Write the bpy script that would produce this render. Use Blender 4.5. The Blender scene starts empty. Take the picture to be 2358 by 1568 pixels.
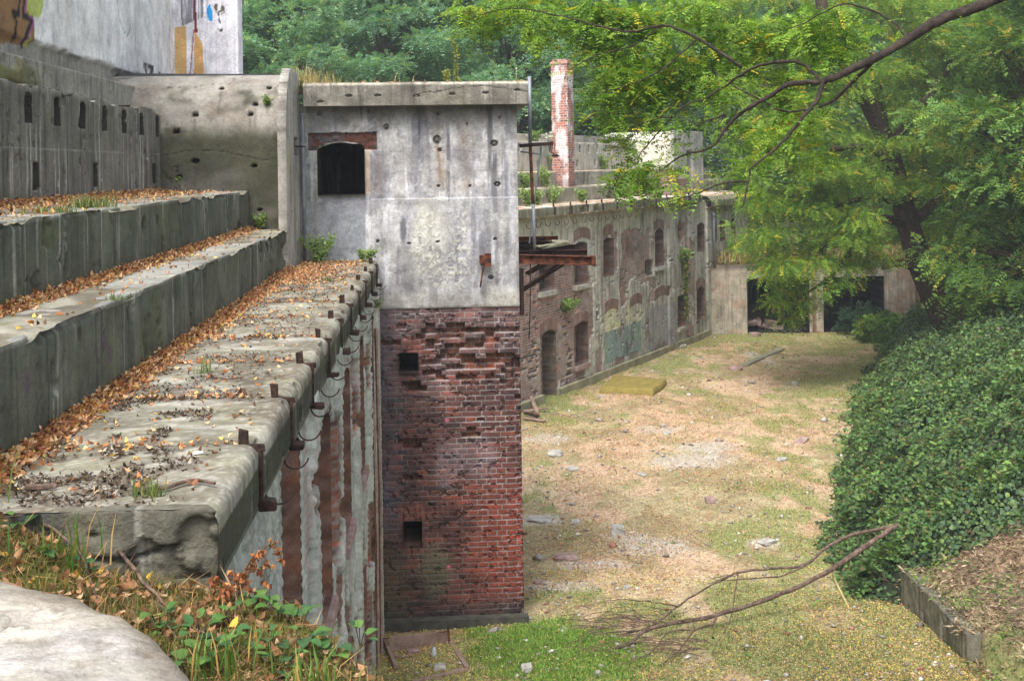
import bpy, math, random
import numpy as np
random.seed(5)
RNG = np.random.default_rng(11)
sc = bpy.context.scene
col = sc.collection
# ------------------------------------------------------------------ camera
H = 5.8; F = 2744.0; YAW = math.atan(169/2744); ROLL = .0145
_s, _c = math.sin(YAW), math.cos(YAW)
cam_d = bpy.data.cameras.new('camera'); cam = bpy.data.objects.new('camera', cam_d); col.objects.link(cam)
cam_d.sensor_width = 36; cam_d.sensor_fit = 'HORIZONTAL'; cam_d.lens = 36*F/2358
cam_d.shift_y = -(783.5-382.5)/2358; cam_d.clip_start = .05; cam_d.clip_end = 600
from mathutils import Matrix, Vector
Fw = Vector((_s, _c, 0)); R0 = Vector((_c, -_s, 0)); U0 = Vector((0, 0, 1))
Rv = R0*math.cos(ROLL)-U0*math.sin(ROLL); Uv = U0*math.cos(ROLL)+R0*math.sin(ROLL)
m = Matrix((Rv, Uv, -Fw)).transposed().to_4x4(); m.translation = (0, 0, H)
cam.matrix_world = m
sc.camera = cam
# ------------------------------------------------------------------ light
SUN_EL, SUN_AZ = math.radians(58), math.radians(205)     # azimuth clockwise from +Y: behind the camera, a little to the left
w = bpy.data.worlds.new('World'); sc.world = w; w.use_nodes = True
nt = w.node_tree; nt.nodes.clear()
sky = nt.nodes.new('ShaderNodeTexSky'); sky.sky_type = 'NISHITA'; sky.sun_disc = False
sky.sun_elevation = SUN_EL; sky.sun_rotation = SUN_AZ; sky.dust_density = 4; sky.air_density = 1.2; sky.ozone_density = 1
hs = nt.nodes.new('ShaderNodeHueSaturation'); hs.inputs['Saturation'].default_value = .5
bg = nt.nodes.new('ShaderNodeBackground'); bg.inputs[1].default_value = .145
wo = nt.nodes.new('ShaderNodeOutputWorld')
nt.links.new(sky.outputs[0], hs.inputs['Color']); nt.links.new(hs.outputs[0], bg.inputs[0]); nt.links.new(bg.outputs[0], wo.inputs[0])
sl = bpy.data.lights.new('sun', 'SUN'); sl.energy = 1.35; sl.angle = math.radians(20); sl.color = (1, .98, .95)
so = bpy.data.objects.new('sun', sl); col.objects.link(so)
sd = Vector((math.sin(SUN_AZ)*math.cos(SUN_EL), math.cos(SUN_AZ)*math.cos(SUN_EL), math.sin(SUN_EL)))
so.rotation_euler = sd.to_track_quat('Z', 'Y').to_euler(); so.location = sd*60
sc.view_settings.view_transform = 'Standard'; sc.view_settings.look = 'None'; sc.view_settings.gamma = 1
sc.view_settings.exposure = 1.12
# ------------------------------------------------------------------ picture geometry helpers (rays of the photograph)
def ray(u, v):
    x = (u-1179)/F; y = -(v-382.5)/F; n = 1+ROLL*ROLL
    a, b = (x+ROLL*y)/n, (y-ROLL*x)/n
    return (a*_c+_s, _c-a*_s, b)
def G(u, v, z=0.):
    r = ray(u, v); t = (z-H)/r[2]; return Vector((r[0]*t, r[1]*t, z))
def YP(u, v, Y):
    r = ray(u, v); t = Y/r[1]; return Vector((r[0]*t, Y, H+r[2]*t))
def XP(u, v, X):
    r = ray(u, v); t = X/r[0]; return Vector((X, r[1]*t, H+r[2]*t))
# ------------------------------------------------------------------ noise
def _h(i, j, s):
    n = (i.astype(np.int64)*374761393 + j.astype(np.int64)*668265263 + s*1442695041) & 0xffffffff
    n = ((n ^ (n >> 13))*1274126177) & 0xffffffff
    n = (n ^ (n >> 16)) & 0xffffffff
    return n/4294967295.0
def vn(x, y, s=0):
    x = np.asarray(x, float); y = np.asarray(y, float)
    i = np.floor(x); j = np.floor(y); fx = x-i; fy = y-j
    fx = fx*fx*(3-2*fx); fy = fy*fy*(3-2*fy); i = i.astype(np.int64); j = j.astype(np.int64)
    a = _h(i, j, s); b = _h(i+1, j, s); c = _h(i, j+1, s); d = _h(i+1, j+1, s)
    return (a*(1-fx)+b*fx)*(1-fy)+(c*(1-fx)+d*fx)*fy
def fbm(x, y, s=0, o=4):
    r = 0; A = .5; t = 0
    for k in range(o):
        r = r+A*vn(x*2**k+k*17.3, y*2**k-k*9.1, s+k*7); t += A; A *= .55
    return r/t
def ss(a, b, x):
    t = np.clip((x-a)/(b-a+1e-9), 0, 1); return t*t*(3-2*t)
def C(r, g, b):
    f = lambda q: ((q/255+.055)/1.055)**2.4 if q > 10 else q/255/12.92
    return np.array([f(r), f(g), f(b)])
def mixc(c, m, t): return c*(1-m[..., None])+np.asarray(t)*m[..., None]
def box01(x, a, b, e): return ss(a-e, a+e, x)*(1-ss(b-e, b+e, x))
# ------------------------------------------------------------------ materials
def mat(name, base=None, rough=.9, attr=False, bump=.3, bscale=60, var=.25, vscale=25, trans=0, metal=0, spec=.3, c2=None):
    m = bpy.data.materials.new(name); m.use_nodes = True; n = m.node_tree.nodes; l = m.node_tree.links
    p = n['Principled BSDF']; out = n['Material Output']
    p.inputs['Roughness'].default_value = rough; p.inputs['Metallic'].default_value = metal
    p.inputs['Specular IOR Level'].default_value = spec
    tc = n.new('ShaderNodeTexCoord')
    if attr:
        a = n.new('ShaderNodeAttribute'); a.attribute_name = 'Col'; src = a.outputs['Color']
    else:
        nz = n.new('ShaderNodeTexNoise'); nz.inputs['Scale'].default_value = vscale*.35; nz.inputs['Detail'].default_value = 6
        l.new(tc.outputs['Object'], nz.inputs['Vector'])
        cr = n.new('ShaderNodeValToRGB'); cr.color_ramp.elements[0].position = .35; cr.color_ramp.elements[1].position = .65
        cr.color_ramp.elements[0].color = (*base, 1); cr.color_ramp.elements[1].color = (*(c2 if c2 is not None else base), 1)
        l.new(nz.outputs['Fac'], cr.inputs[0]); src = cr.outputs[0]
    if var:
        nz2 = n.new('ShaderNodeTexNoise'); nz2.inputs['Scale'].default_value = vscale; nz2.inputs['Detail'].default_value = 8
        nz2.inputs['Roughness'].default_value = .7
        l.new(tc.outputs['Object'], nz2.inputs['Vector'])
        mr = n.new('ShaderNodeMapRange'); mr.inputs[1].default_value = .25; mr.inputs[2].default_value = .75
        mr.inputs[3].default_value = 1-var; mr.inputs[4].default_value = 1+var
        l.new(nz2.outputs['Fac'], mr.inputs[0])
        mx = n.new('ShaderNodeVectorMath'); mx.operation = 'SCALE'
        l.new(src, mx.inputs[0]); l.new(mr.outputs[0], mx.inputs['Scale']); src = mx.outputs[0]
    if name == 'courtyard_earth':
        for vs_, lo_, hi_ in ((38, .7, 1.32), (95, .8, 1.2)):
            vo = n.new('ShaderNodeTexVoronoi'); vo.inputs['Scale'].default_value = vs_; l.new(tc.outputs['Object'], vo.inputs['Vector'])
            sp = n.new('ShaderNodeSeparateColor'); l.new(vo.outputs['Color'], sp.inputs[0]); m4 = n.new('ShaderNodeMapRange'); m4.inputs[3].default_value = lo_; m4.inputs[4].default_value = hi_
            l.new(sp.outputs[0], m4.inputs[0]); s4 = n.new('ShaderNodeVectorMath'); s4.operation = 'SCALE'; l.new(src, s4.inputs[0]); l.new(m4.outputs[0], s4.inputs['Scale']); src = s4.outputs[0]
    if attr and var and name.startswith('weathered'):
        n3 = n.new('ShaderNodeTexNoise'); n3.inputs['Scale'].default_value = 3.2; n3.inputs['Detail'].default_value = 12; n3.inputs['Roughness'].default_value = .78
        l.new(tc.outputs['Object'], n3.inputs['Vector']); m3 = n.new('ShaderNodeMapRange'); m3.inputs[1].default_value = .36; m3.inputs[2].default_value = .62; m3.inputs[3].default_value = .68; m3.inputs[4].default_value = 1.28
        l.new(n3.outputs['Fac'], m3.inputs[0]); s3 = n.new('ShaderNodeVectorMath'); s3.operation = 'SCALE'; l.new(src, s3.inputs[0]); l.new(m3.outputs[0], s3.inputs['Scale']); src = s3.outputs[0]
    l.new(src, p.inputs['Base Color'])
    if bump:
        nb = n.new('ShaderNodeTexNoise'); nb.inputs['Scale'].default_value = bscale; nb.inputs['Detail'].default_value = 5
        l.new(tc.outputs['Object'], nb.inputs['Vector'])
        bp = n.new('ShaderNodeBump'); bp.inputs['Strength'].default_value = bump; bp.inputs['Distance'].default_value = .01
        l.new(nb.outputs['Fac'], bp.inputs['Height']); l.new(bp.outputs[0], p.inputs['Normal'])
    if trans:
        tr = n.new('ShaderNodeBsdfTranslucent'); ms = n.new('ShaderNodeMixShader'); ms.inputs[0].default_value = trans
        tm = n.new('ShaderNodeVectorMath'); tm.operation = 'MULTIPLY'; tm.inputs[1].default_value = (1.25, 1.3, .6)
        l.new(src, tm.inputs[0]); l.new(tm.outputs[0], tr.inputs['Color'])
        l.new(p.outputs[0], ms.inputs[1]); l.new(tr.outputs[0], ms.inputs[2]); l.new(ms.outputs[0], out.inputs[0])
    return m
M_WALL = mat('weathered_masonry', attr=True, bump=.7, bscale=70, var=.28, vscale=34)
M_GROUND = mat('courtyard_earth', attr=True, bump=.8, bscale=30, var=.35, vscale=14)
M_LEAF = mat('green_leaf', attr=True, rough=.55, bump=0, var=0, trans=.34, spec=.25)
M_IVY = mat('ivy_leaf', attr=True, rough=.5, bump=0, var=0, trans=.18, spec=.28)
M_DRY = mat('dry_leaf', attr=True, rough=.8, bump=0, var=0, trans=.15, spec=.2)
M_BARK = mat('bark', C(52, 42, 34), c2=C(86, 72, 58), bump=1, bscale=35, var=.4, vscale=30)
M_BARK_D = mat('dark_bark', C(38, 31, 27), c2=C(68, 57, 49), bump=1, bscale=60, var=.4, vscale=40)
M_PALEB = mat('birch_bark', C(120, 122, 112), c2=C(170, 172, 160), bump=.4, var=.3)
M_DEAD = mat('dead_wood', C(78, 61, 52), c2=C(128, 108, 94), bump=1, bscale=90, var=.45, vscale=60)
M_RUST = mat('rusty_steel', C(52, 30, 24), c2=C(120, 68, 44), rough=.85, bump=.7, bscale=90, var=.4, vscale=40)
M_RUSTD = mat('dark_rust', C(30, 22, 20), c2=C(62, 42, 34), rough=.85, bump=.7, bscale=90, var=.4, vscale=40)
M_BRK = mat('pitted_rust', C(36, 28, 26), c2=C(74, 52, 43), rough=.95, bump=.8, bscale=120, var=.5, vscale=60)
M_GALV = mat('galvanised_steel', C(120, 126, 134), c2=C(150, 155, 160), rough=.55, metal=.3, bump=.2, var=.15)
M_CERAM = mat('glazed_ceramic', C(165, 166, 140), c2=C(200, 200, 178), rough=.3, bump=.1, var=.2)
M_MATT = mat('ochre_fabric', C(122, 108, 54), c2=C(138, 124, 66), rough=.95, bump=.3, bscale=200, var=.12)
M_PLANK = mat('grey_plank', C(128, 104, 92), c2=C(158, 134, 120), bump=.6, bscale=60, var=.3)
M_STONE = mat('pale_rubble', C(150, 146, 138), c2=C(184, 180, 172), bump=.6, var=.2)
M_STONER = mat('reddish_rubble', C(140, 112, 106), c2=C(168, 146, 140), bump=.6, var=.2)
M_CONC = mat('smooth_concrete', C(176, 170, 158), c2=C(200, 196, 186), bump=.25, bscale=40, var=.14, vscale=12)
M_DARKC = mat('shade_dark_interior', C(26, 24, 22), c2=C(42, 38, 34), bump=.4, var=.3)  # near-black colour standing in for the darkness of an unlit interior
M_WHITE = mat('white_glass', C(190, 200, 205), rough=.2, bump=0, var=.1)
M_YWOOD = mat('split_wood', C(205, 180, 120), c2=C(225, 205, 150), bump=.3, var=.15)
M_OLDW = mat('mossy_board', C(118, 116, 96), c2=C(150, 146, 124), bump=.8, var=.35)
# ------------------------------------------------------------------ mesh helpers
def tag(o, label=None, cat=None, group=None, kind=None):
    if label: o['label'] = label
    if cat: o['category'] = cat
    if group: o['group'] = group
    if kind: o['kind'] = kind
    return o
def empty(name, loc, label, cat, group=None):
    o = bpy.data.objects.new(name, None); col.objects.link(o); o.location = loc; o.empty_display_size = .2
    return tag(o, label, cat, group)
def link(name, me, parent=None, m=None):
    o = bpy.data.objects.new(name, me); col.objects.link(o)
    if m is not None: me.materials.append(m)
    if parent is not None:
        o.parent = parent; o.matrix_parent_inverse = Matrix.Translation(-Vector(parent.location)) if parent.type == 'EMPTY' or True else o.matrix_parent_inverse
    return o
def fastmesh(name, V, Fq, colr=None, smooth=False):
    """V (n,3), Fq (k,4) quads or (k,3) tris, colr (n,3)"""
    V = np.asarray(V, np.float32); Fq = np.asarray(Fq, np.int32)
    me = bpy.data.meshes.new(name); k, q = Fq.shape
    me.vertices.add(len(V)); me.vertices.foreach_set('co', V.ravel())
    me.loops.add(k*q); me.loops.foreach_set('vertex_index', Fq.ravel())
    me.polygons.add(k); me.polygons.foreach_set('loop_start', np.arange(0, k*q, q, dtype=np.int32))
    try: me.polygons.foreach_set('loop_total', np.full(k, q, np.int32))
    except Exception: pass
    if smooth: me.polygons.foreach_set('use_smooth', np.ones(k, bool))
    me.update(calc_edges=True)
    if colr is not None:
        a = me.color_attributes.new('Col', 'FLOAT_COLOR', 'POINT')
        cc = np.ones((len(V), 4), np.float32); cc[:, :3] = np.clip(colr, 0, 1); a.data.foreach_set('color', cc.ravel())
    return me
class MB:
    def __init__(s): s.v = []; s.f = []; s.c = []
    def add(s, V, Fs):
        b = len(s.v); s.v += [tuple(p) for p in V]; s.f += [tuple(i+b for i in f) for f in Fs]; return s
    def box(s, c, size, U=(1, 0, 0), N=(0, 1, 0), jit=0):
        U = Vector(U).normalized(); N = Vector(N).normalized(); W = U.cross(N); c = Vector(c); V = []
        for a in (-.5, .5):
            for b in (-.5, .5):
                for d in (-.5, .5):
                    V.append(c+U*a*size[0]+N*b*size[1]+W*d*size[2]+Vector([random.uniform(-jit, jit) for _ in range(3)]))
        return s.add(V, [(0, 1, 3, 2), (4, 6, 7, 5), (0, 4, 5, 1), (2, 3, 7, 6), (0, 2, 6, 4), (1, 5, 7, 3)])
    def tube(s, pts, rad, n=6, cap=True):
        pts = [Vector(p) for p in pts]; L = len(pts)
        if not hasattr(rad, '__len__'): rad = [rad]*L
        b = len(s.v); ref = None
        for i, p in enumerate(pts):
            d = (pts[min(i+1, L-1)]-pts[max(i-1, 0)])
            d = d.normalized() if d.length > 1e-7 else Vector((0, 0, 1))
            if ref is None: ref = Vector((0, 0, 1)) if abs(d.z) < .9 else Vector((1, 0, 0))
            x = (ref-d*ref.dot(d)).normalized(); y = d.cross(x); ref = x
            for k in range(n):
                a = 2*math.pi*k/n; s.v.append(tuple(p+(x*math.cos(a)+y*math.sin(a))*rad[i]))
        for i in range(L-1):
            for k in range(n):
                k2 = (k+1) % n
                s.f.append((b+i*n+k, b+i*n+k2, b+(i+1)*n+k2, b+(i+1)*n+k))
        if cap:
            s.f.append(tuple(b+k for k in range(n))[::-1]); s.f.append(tuple(b+(L-1)*n+k for k in range(n)))
        return s
    def build(s, name, m, parent=None, smooth=False, bevel=0):
        me = bpy.data.meshes.new(name); me.from_pydata(s.v, [], s.f); me.validate(); me.update()
        if smooth:
            for p in me.polygons: p.use_smooth = True
        o = link(name, me, parent, m)
        if bevel:
            bm = o.modifiers.new('bevel', 'BEVEL'); bm.width = bevel; bm.segments = 2
        return o
def surf(name, P, colr, m, parent=None, keep=None, smooth=False, skirt=None):
    """grid surface P (nv,nu,3)"""
    nv, nu, _ = P.shape; idx = np.arange(nv*nu).reshape(nv, nu)
    Q = np.stack([idx[:-1, :-1], idx[:-1, 1:], idx[1:, 1:], idx[1:, :-1]], -1)
    if keep is not None: Q = Q[keep]
    Q = Q.reshape(-1, 4); V = P.reshape(-1, 3); cc = colr.reshape(-1, 3)
    if skirt is not None:
        ring = np.concatenate([idx[0, :], idx[1:, -1], idx[-1, -2::-1], idx[-2:0:-1, 0]])
        nb = len(V); V = np.vstack([V, V[ring]+np.asarray(skirt)]); cc = np.vstack([cc, cc[ring]])
        k = len(ring); a = ring; b = np.roll(ring, -1); c2 = nb+np.arange(k); d2 = np.roll(c2, -1)
        Q = np.vstack([Q, np.stack([b, a, c2, d2], -1)])
    return link(name, fastmesh(name, V, Q, cc, smooth), parent, m)
def grid(u0, u1, v0, v1, d, d2=None):
    nu = max(2, int(round((u1-u0)/d))+1); nv = max(2, int(round((v1-v0)/(d2 or d)))+1)
    return np.meshgrid(np.linspace(u0, u1, nu), np.linspace(v0, v1, nv))
def relief(name, O, U, N, u, z, off, colr, parent, keep=None, thick=.3, m=None, zdir=(0, 0, 1)):
    O = np.array(O, float); U = np.array(U, float); N = np.array(N, float); Z = np.array(zdir, float)
    P = O+u[..., None]*U+z[..., None]*Z+off[..., None]*N
    return surf(name, P, colr, m or M_WALL, parent, keep, skirt=-N*thick if thick else None)
def bricks(u, z, L=.25, h=.066, mo=.011, seed=0, warp=.004):
    """english bond: returns joint mask, per-brick random numbers, brick centre"""
    z = z+warp*(fbm(u*2, z*2, seed+90)-.5)*4
    row = np.floor(z/h); st = (row % 2) == 0; l = np.where(st, L, L/2)
    uo = u+np.where(st, 0, L*.25)+_h(row.astype(np.int64), row.astype(np.int64)*0, seed+5)*.02
    cx = np.floor(uo/l); fu = uo-cx*l; fz = z-row*h
    j = np.minimum(np.minimum(fu, l-fu), np.minimum(fz, h-fz))
    joint = 1-ss(mo*.35, mo*.75, j)
    r1 = _h(cx.astype(np.int64), row.astype(np.int64), seed); r2 = _h(cx.astype(np.int64), row.astype(np.int64), seed+33)
    return joint, r1, r2, (cx+.5)*l-np.where(st, 0, L*.25), (row+.5)*h
def brickcol(joint, r1, r2, base, dark, orange, mortar):
    c = np.asarray(base)*np.ones(joint.shape+(3,))
    c = mixc(c, ss(.55, .95, r1), dark); c = mixc(c, ss(.7, 1, r2)*.8, orange)
    c = c*(.8+.4*r2)[..., None]
    return mixc(c, joint*.85, mortar)
def gauss(u, z, cu, cz, ru, rz=None):
    rz = rz or ru; return np.exp(-((u-cu)/ru)**2-((z-cz)/rz)**2)
def streak(u, z, s=0, fu=14, fz=.9): return fbm(u*fu, z*fz, s, 4)
# ------------------------------------------------------------------ leaves
def norm(a): return a/(np.linalg.norm(a, axis=-1, keepdims=True)+1e-9)
def leafquads(B, D, S, L, W, colr, fold=.25, Nn=None):
    """one folded diamond leaf per row"""
    n = len(B); Nn = norm(np.cross(D, S)); L = np.asarray(L).reshape(-1, 1)*np.ones((n, 1)); W = np.asarray(W).reshape(-1, 1)*np.ones((n, 1))
    p0 = B; p2 = B+D*L-Nn*L*fold*.4; mid = B+D*L*.48; p1 = mid+S*W*.5+Nn*W*fold; p3 = mid-S*W*.5+Nn*W*fold
    V = np.stack([p0, p1, p2, p3], 1).reshape(-1, 3); Q = np.arange(n*4).reshape(n, 4)
    return V, Q, np.repeat(colr, 4, 0)
def hexleaf(B, D, S, L, W, colr, fold=.2):
    n = len(B); Nn = norm(np.cross(D, S)); L = np.asarray(L).reshape(-1, 1)*np.ones((n, 1)); W = np.asarray(W).reshape(-1, 1)*np.ones((n, 1))
    a = B+D*L*.3; b = B+D*L*.68; up = Nn*W*fold; V = np.stack([B, a+S*W*.5+up, b+S*W*.36+up*.5, B+D*L-up*.6, b-S*W*.36+up*.5, a-S*W*.5+up, B+D*L*.5-up*.2], 1).reshape(-1, 3)
    i = np.arange(n)*7; Q = np.concatenate([np.stack([i, i+1, i+2, i+6], -1), np.stack([i+6, i+2, i+3, i+4], -1), np.stack([i, i+6, i+4, i+5], -1)]); return V, Q, np.repeat(colr, 7, 0)
def rdir(n, rng, zs=1.0):
    a = rng.normal(size=(n, 3)); a[:, 2] *= zs; return norm(a)
def sprays(P, D, rng, pairs=6, LL=.25, ll=.04, lw=.018, colr=None, droop=.25, up=None):
    """pinnate leaves: P base, D direction (n,3)"""
    n = len(P); D = norm(D); upv = norm(np.array([0, 0, 1.])+rng.normal(size=(n, 3))*.35); S = norm(np.cross(D, upv)); Nn = norm(np.cross(S, D))
    sc_ = rng.uniform(.7, 1.15, (n, 1)); Vs = []; Cs = []
    for k in range(pairs):
        t = (k+1)/pairs
        base = P+D*LL*sc_*t-np.array([0, 0, 1.])*droop*LL*sc_*t*t
        for sg in ((-1, 1) if k < pairs-1 else (-1, 1, 0)):
            d = norm((S*sg*.9 + D*(.35 if sg else 1))-Nn*.15+rng.normal(size=(n, 3))*.12-np.array([0, 0, .15]))
            s2 = norm(np.cross(d, Nn)); V, Q, c = leafquads(base, d, s2, ll*sc_*rng.uniform(.75, 1.2, (n, 1)), lw*sc_*rng.uniform(.8, 1.2, (n, 1)), colr*rng.uniform(.8, 1.2, (n, 1)), .2)
            Vs.append(V); Cs.append(c)
    V = np.concatenate(Vs); Cc = np.concatenate(Cs); return V, np.arange(len(V)).reshape(-1, 4), Cc
def cat_(parts):
    V = []; Q = []; Cc = []; b = 0
    for v, q, c in parts:
        V.append(v); Q.append(q+b); Cc.append(c); b += len(v)
    return np.concatenate(V), np.concatenate(Q), np.concatenate(Cc)
def cloud(name, parts, m, parent=None):
    V, Q, c = cat_(parts); return link(name, fastmesh(name, V, Q, c), parent, m)
def pick(rng, n, cols, p):
    cols = np.array(cols); i = rng.choice(len(cols), n, p=np.array(p)/sum(p)); return cols[i]*rng.uniform(.75, 1.25, (n, 1))
#@@SETTING
# ------------------------------------------------------------------ terrain
FA = math.radians(31.7); FU = np.array([math.sin(FA), math.cos(FA), 0]); FN = np.array([math.cos(FA), -math.sin(FA), 0]); FO = np.array([2.47, 29.19, 0])
def foff(x, y): return (x-FO[0])*FN[0]+(y-FO[1])*FN[1]
def fser(x, y): return (x-FO[0])*FU[0]+(y-FO[1])*FU[1]
_fy = np.array([-60, 9, 15.3, 15.6, 18.2, 21.5, 29.6, 37.2, 45, 90.]); _fx = np.array([6.3, 6.3, 6.0, 5.8, 6.3, 7.5, 10.9, 14.3, 17.9, 30])
def foot(y): return np.interp(y, _fy, _fx)
def hz(x, y):
    x = np.asarray(x, float); y = np.asarray(y, float)
    t = x-foot(y)
    far = 5.2*(1-np.exp(-np.maximum(t, 0)*.66/5.2))
    near = (.40*ss(.03, .16, t)-.1*np.clip((15-y)/1.7, 0, 1)*ss(.03, .16, t))*ss(10, 12.6, y)+5*(1-np.exp(-np.maximum(t-.1, 0)*.5/5))
    k = ss(15.0, 15.8, y); h = near*(1-k)+far*k
    # raised ground behind the two ruins and behind the far bunker
    o = foff(x, y); b1 = ss(-3.0, -3.6, o)*5.1*ss(19, 21, y)
    b2 = ss(-3.95, -4.4, x)*5.3*(1-ss(19, 21, y)*0)
    b3 = (2.35*ss(43.2, 43.35, y)+2.6*ss(43.4, 48, y))*ss(8.5, 9.5, x)
    h = np.maximum(np.maximum(h, b1), np.maximum(b2, b3))
    md = .16*gauss(x, y, 1.15, 14.1, .95, .9)
    return h+md+.13*(fbm(x*.7, y*.7, 3)-.5)+.05*(fbm(x*3, y*3, 4)-.5)
def axis(a, b, d, lo, hi):
    g = np.arange(a, b, d); l = a-np.geomspace(d*2, a-lo, 18)[::-1]; r = b+np.geomspace(d*2, hi-b, 22); return np.concatenate([l, g, r])
gx = axis(-1.2, 17, .06, -220, 220); gy = axis(11.5, 41, .075, -60, 300)
X, Y = np.meshgrid(gx, gy); Z = hz(X, Y)
inn = (X > -3) & (X < 18) & (Y > 10) & (Y < 46)
tan = C(184, 158, 130); olive = C(140, 132, 96); green = C(122, 132, 74); grey = C(178, 170, 158); brown = C(112, 88, 62); straw = C(178, 166, 130); dark = C(60, 52, 40)
gc = np.ones(X.shape+(3,))*tan
gc = mixc(gc, ss(.46, .62, fbm(X*.8+3, Y*.55, 21))*.85, olive)
gc = mixc(gc, ss(.55, .7, fbm(X*1.7, Y*1.1, 22))*.6, straw)
gc = mixc(gc, ss(.5, .75, fbm(X*6, Y*4, 23))*.45, brown)
gg = ss(.55, .8, fbm(X*2.1+9, Y*1.3, 24)+.32*np.exp(-np.maximum(foff(X, Y), 0)/1.3)+.3*gauss(X, Y, 1.3, 14, 1.4, 1.3)+.22*ss(3.2, 1.5, np.abs(foot(Y)-X))+.14*ss(17.5, 15, Y)+.25*gauss(X, Y, 10.5, 38, 2.5, 2.2)-.12*gauss(X, Y, 4, 22, 2.5, 4))
gc = mixc(gc, gg*.8, green)
gc = mixc(gc, ss(.3, .9, gauss(X, Y, 1.2, 14.05, 1.35, 1.1)+.5*(fbm(X*3, Y*3, 761)-.5))*.85, C(92, 116, 48))
for (u_, v_, a, b) in ((1500, 1255, .75, .5), (1440, 1230, .4, .3), (1330, 1300, .4, .25), (1590, 1060, 1.0, .7), (1640, 1030, .8, .5), (1240, 1195, .5, .4), (1260, 1010, .6, .6), (1400, 1300, .35, .2), (1760, 1250, .3, .2), (1290, 1350, .6, .25), (1520, 990, .6, .4), (1745, 820, .3, 1.6)):
    q = G(u_, v_); gc = mixc(gc, ss(.25, .75, gauss(X, Y, q.x, q.y, a, b)+.5*(fbm(X*5, Y*4, 31)-.5))*.75, grey)
q = G(1700, 740); gc = mixc(gc, ss(37.6, 39.5, Y)*ss(9, 9.5, X)*.5, green)
bank = ss(0.05, .5, X-foot(Y)); gc = mixc(gc, bank, C(112, 98, 78))
gc = mixc(gc, (ss(.45, .6, fbm(X*5, Y*5, 40))*bank)*.6, C(150, 124, 98))
gc = mixc(gc, np.where(Y > 42.9, 1., 0)*1., C(70, 74, 44))
gc = mixc(gc, 1-ss(-.5, -1.5, foff(X, Y))*0-1., C(0, 0, 0)) if False else gc
gc = mixc(gc, ((foff(X, Y) < -2) | ~inn)*1., C(62, 66, 40))
P = np.stack([X, Y, Z], -1)
tag(surf('ground', P, gc, M_GROUND, smooth=True), kind='structure')

# near bank under the photographer
def hb(x, y):
    z = 4.42-.13*np.minimum(x+.6, 1)+.03*(fbm(x*6, y*6, 71)-.5)*2+.10*ss(-1.0, -1.7, x)*ss(3.2, 4.3, y)
    ye = np.interp(x, [-2.5, -1.5, -.78, -.35, -.08, .25], [4.6, 4.5, 4.0, 3.6, 3.1, 1.6])
    d = np.maximum(y-ye, 0)
    z = z-d*1.3-np.maximum(x+.05, 0)*.9
    z = z-ss(0, .35, y-3.85)*.16*ss(-1.3, -1.0, x)
    return np.maximum(z, -.3)
X, Y = np.meshgrid(np.concatenate([np.arange(-4, -2, .1), np.arange(-2, .6, .025), np.arange(.6, 6, .12)]), np.concatenate([np.arange(-3, 2, .15), np.arange(2, 4.9, .025), np.arange(4.9, 9, .08)]))
Z = hb(X, Y)
Z = np.where((X < -.8) & (Y > 4.9), -.3, Z)
gc = np.ones(X.shape+(3,))*C(92, 74, 52); gc = mixc(gc, ss(.4, .6, fbm(X*8, Y*8, 72)), C(66, 58, 40)); gc = mixc(gc, ss(.5, .62, fbm(X*4, Y*4, 73)), C(96, 96, 44))
tag(surf('near_bank', np.stack([X, Y, Z], -1), gc, M_GROUND, smooth=True), kind='structure')
#@@NEAR
# ------------------------------------------------------------------ near terraced ruin (left)
nb = empty('terraced_barracks', (-1.5, 9, 0), 'long stepped concrete ruin on the left with ledges covered in fallen orange leaves', 'building')
con = C(158, 154, 142); cdark = C(78, 78, 70); cmoss = C(96, 100, 62); cpale = C(196, 192, 182); crust = C(132, 92, 62); cblk = C(46, 45, 42)
def concrete(u, z, seed=0, base=con, dk=.5, moss=.3, str_=1.):
    c = np.ones(u.shape+(3,))*base
    c = mixc(c, ss(.4, .7, fbm(u*2.2, z*2.2, seed))*.45, base*.72)
    c = mixc(c, ss(.45, .75, streak(u, z, seed+1))*dk*str_, cdark)
    c = mixc(c, ss(.62, .8, streak(u, z, seed+2, 22, .7))*.5*str_, cpale)
    c = mixc(c, ss(.66, .8, streak(u, z, seed+3, 35, 1.2))*dk*.9*str_, cblk)
    c = mixc(c, ss(.5, .8, fbm(u*1.6, z*2.4, seed+4))*moss, cmoss)
    cr = np.abs(fbm(u*1.1, z*1.6, seed+5, 5)-.5); c = mixc(c, (1-ss(0, .006, cr))*.7, cblk)
    return c
def cracks(u, z, seed, f=1.1, w=.006): return 1-ss(0, w, np.abs(fbm(u*f, z*f*1.4, seed, 5)-.5))
# ledge slab (lower): profile swept along Y, rounded outer edge
def ledge(name, x_in, x_out, z, y0, y1, drop, rr, seed, base, depth_down=0.0):
    nt_ = 60; prof = []
    for t in np.linspace(0, 1, 46): prof.append((x_in+(x_out-rr-x_in)*t, z))
    for a in np.linspace(0, math.pi/2, 10)[1:]: prof.append((x_out-rr+rr*math.sin(a), z-rr+rr*math.cos(a)))
    for t in np.linspace(0, 1, int(drop/.02)+2)[1:]: prof.append((x_out, z-rr-(drop-rr)*t))
    prof = np.array(prof); ys = np.arange(y0, y1, .02); PX, YY = np.meshgrid(prof[:, 0], ys); PZ, _ = np.meshgrid(prof[:, 1], ys)
    arc = np.concatenate([[0], np.cumsum(np.hypot(*np.diff(prof, axis=0).T))]); AA, _ = np.meshgrid(arc, ys)
    return PX, YY, PZ, AA, prof
JY = np.array([5.1+1.08*k for k in range(-1, 10)])
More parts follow.
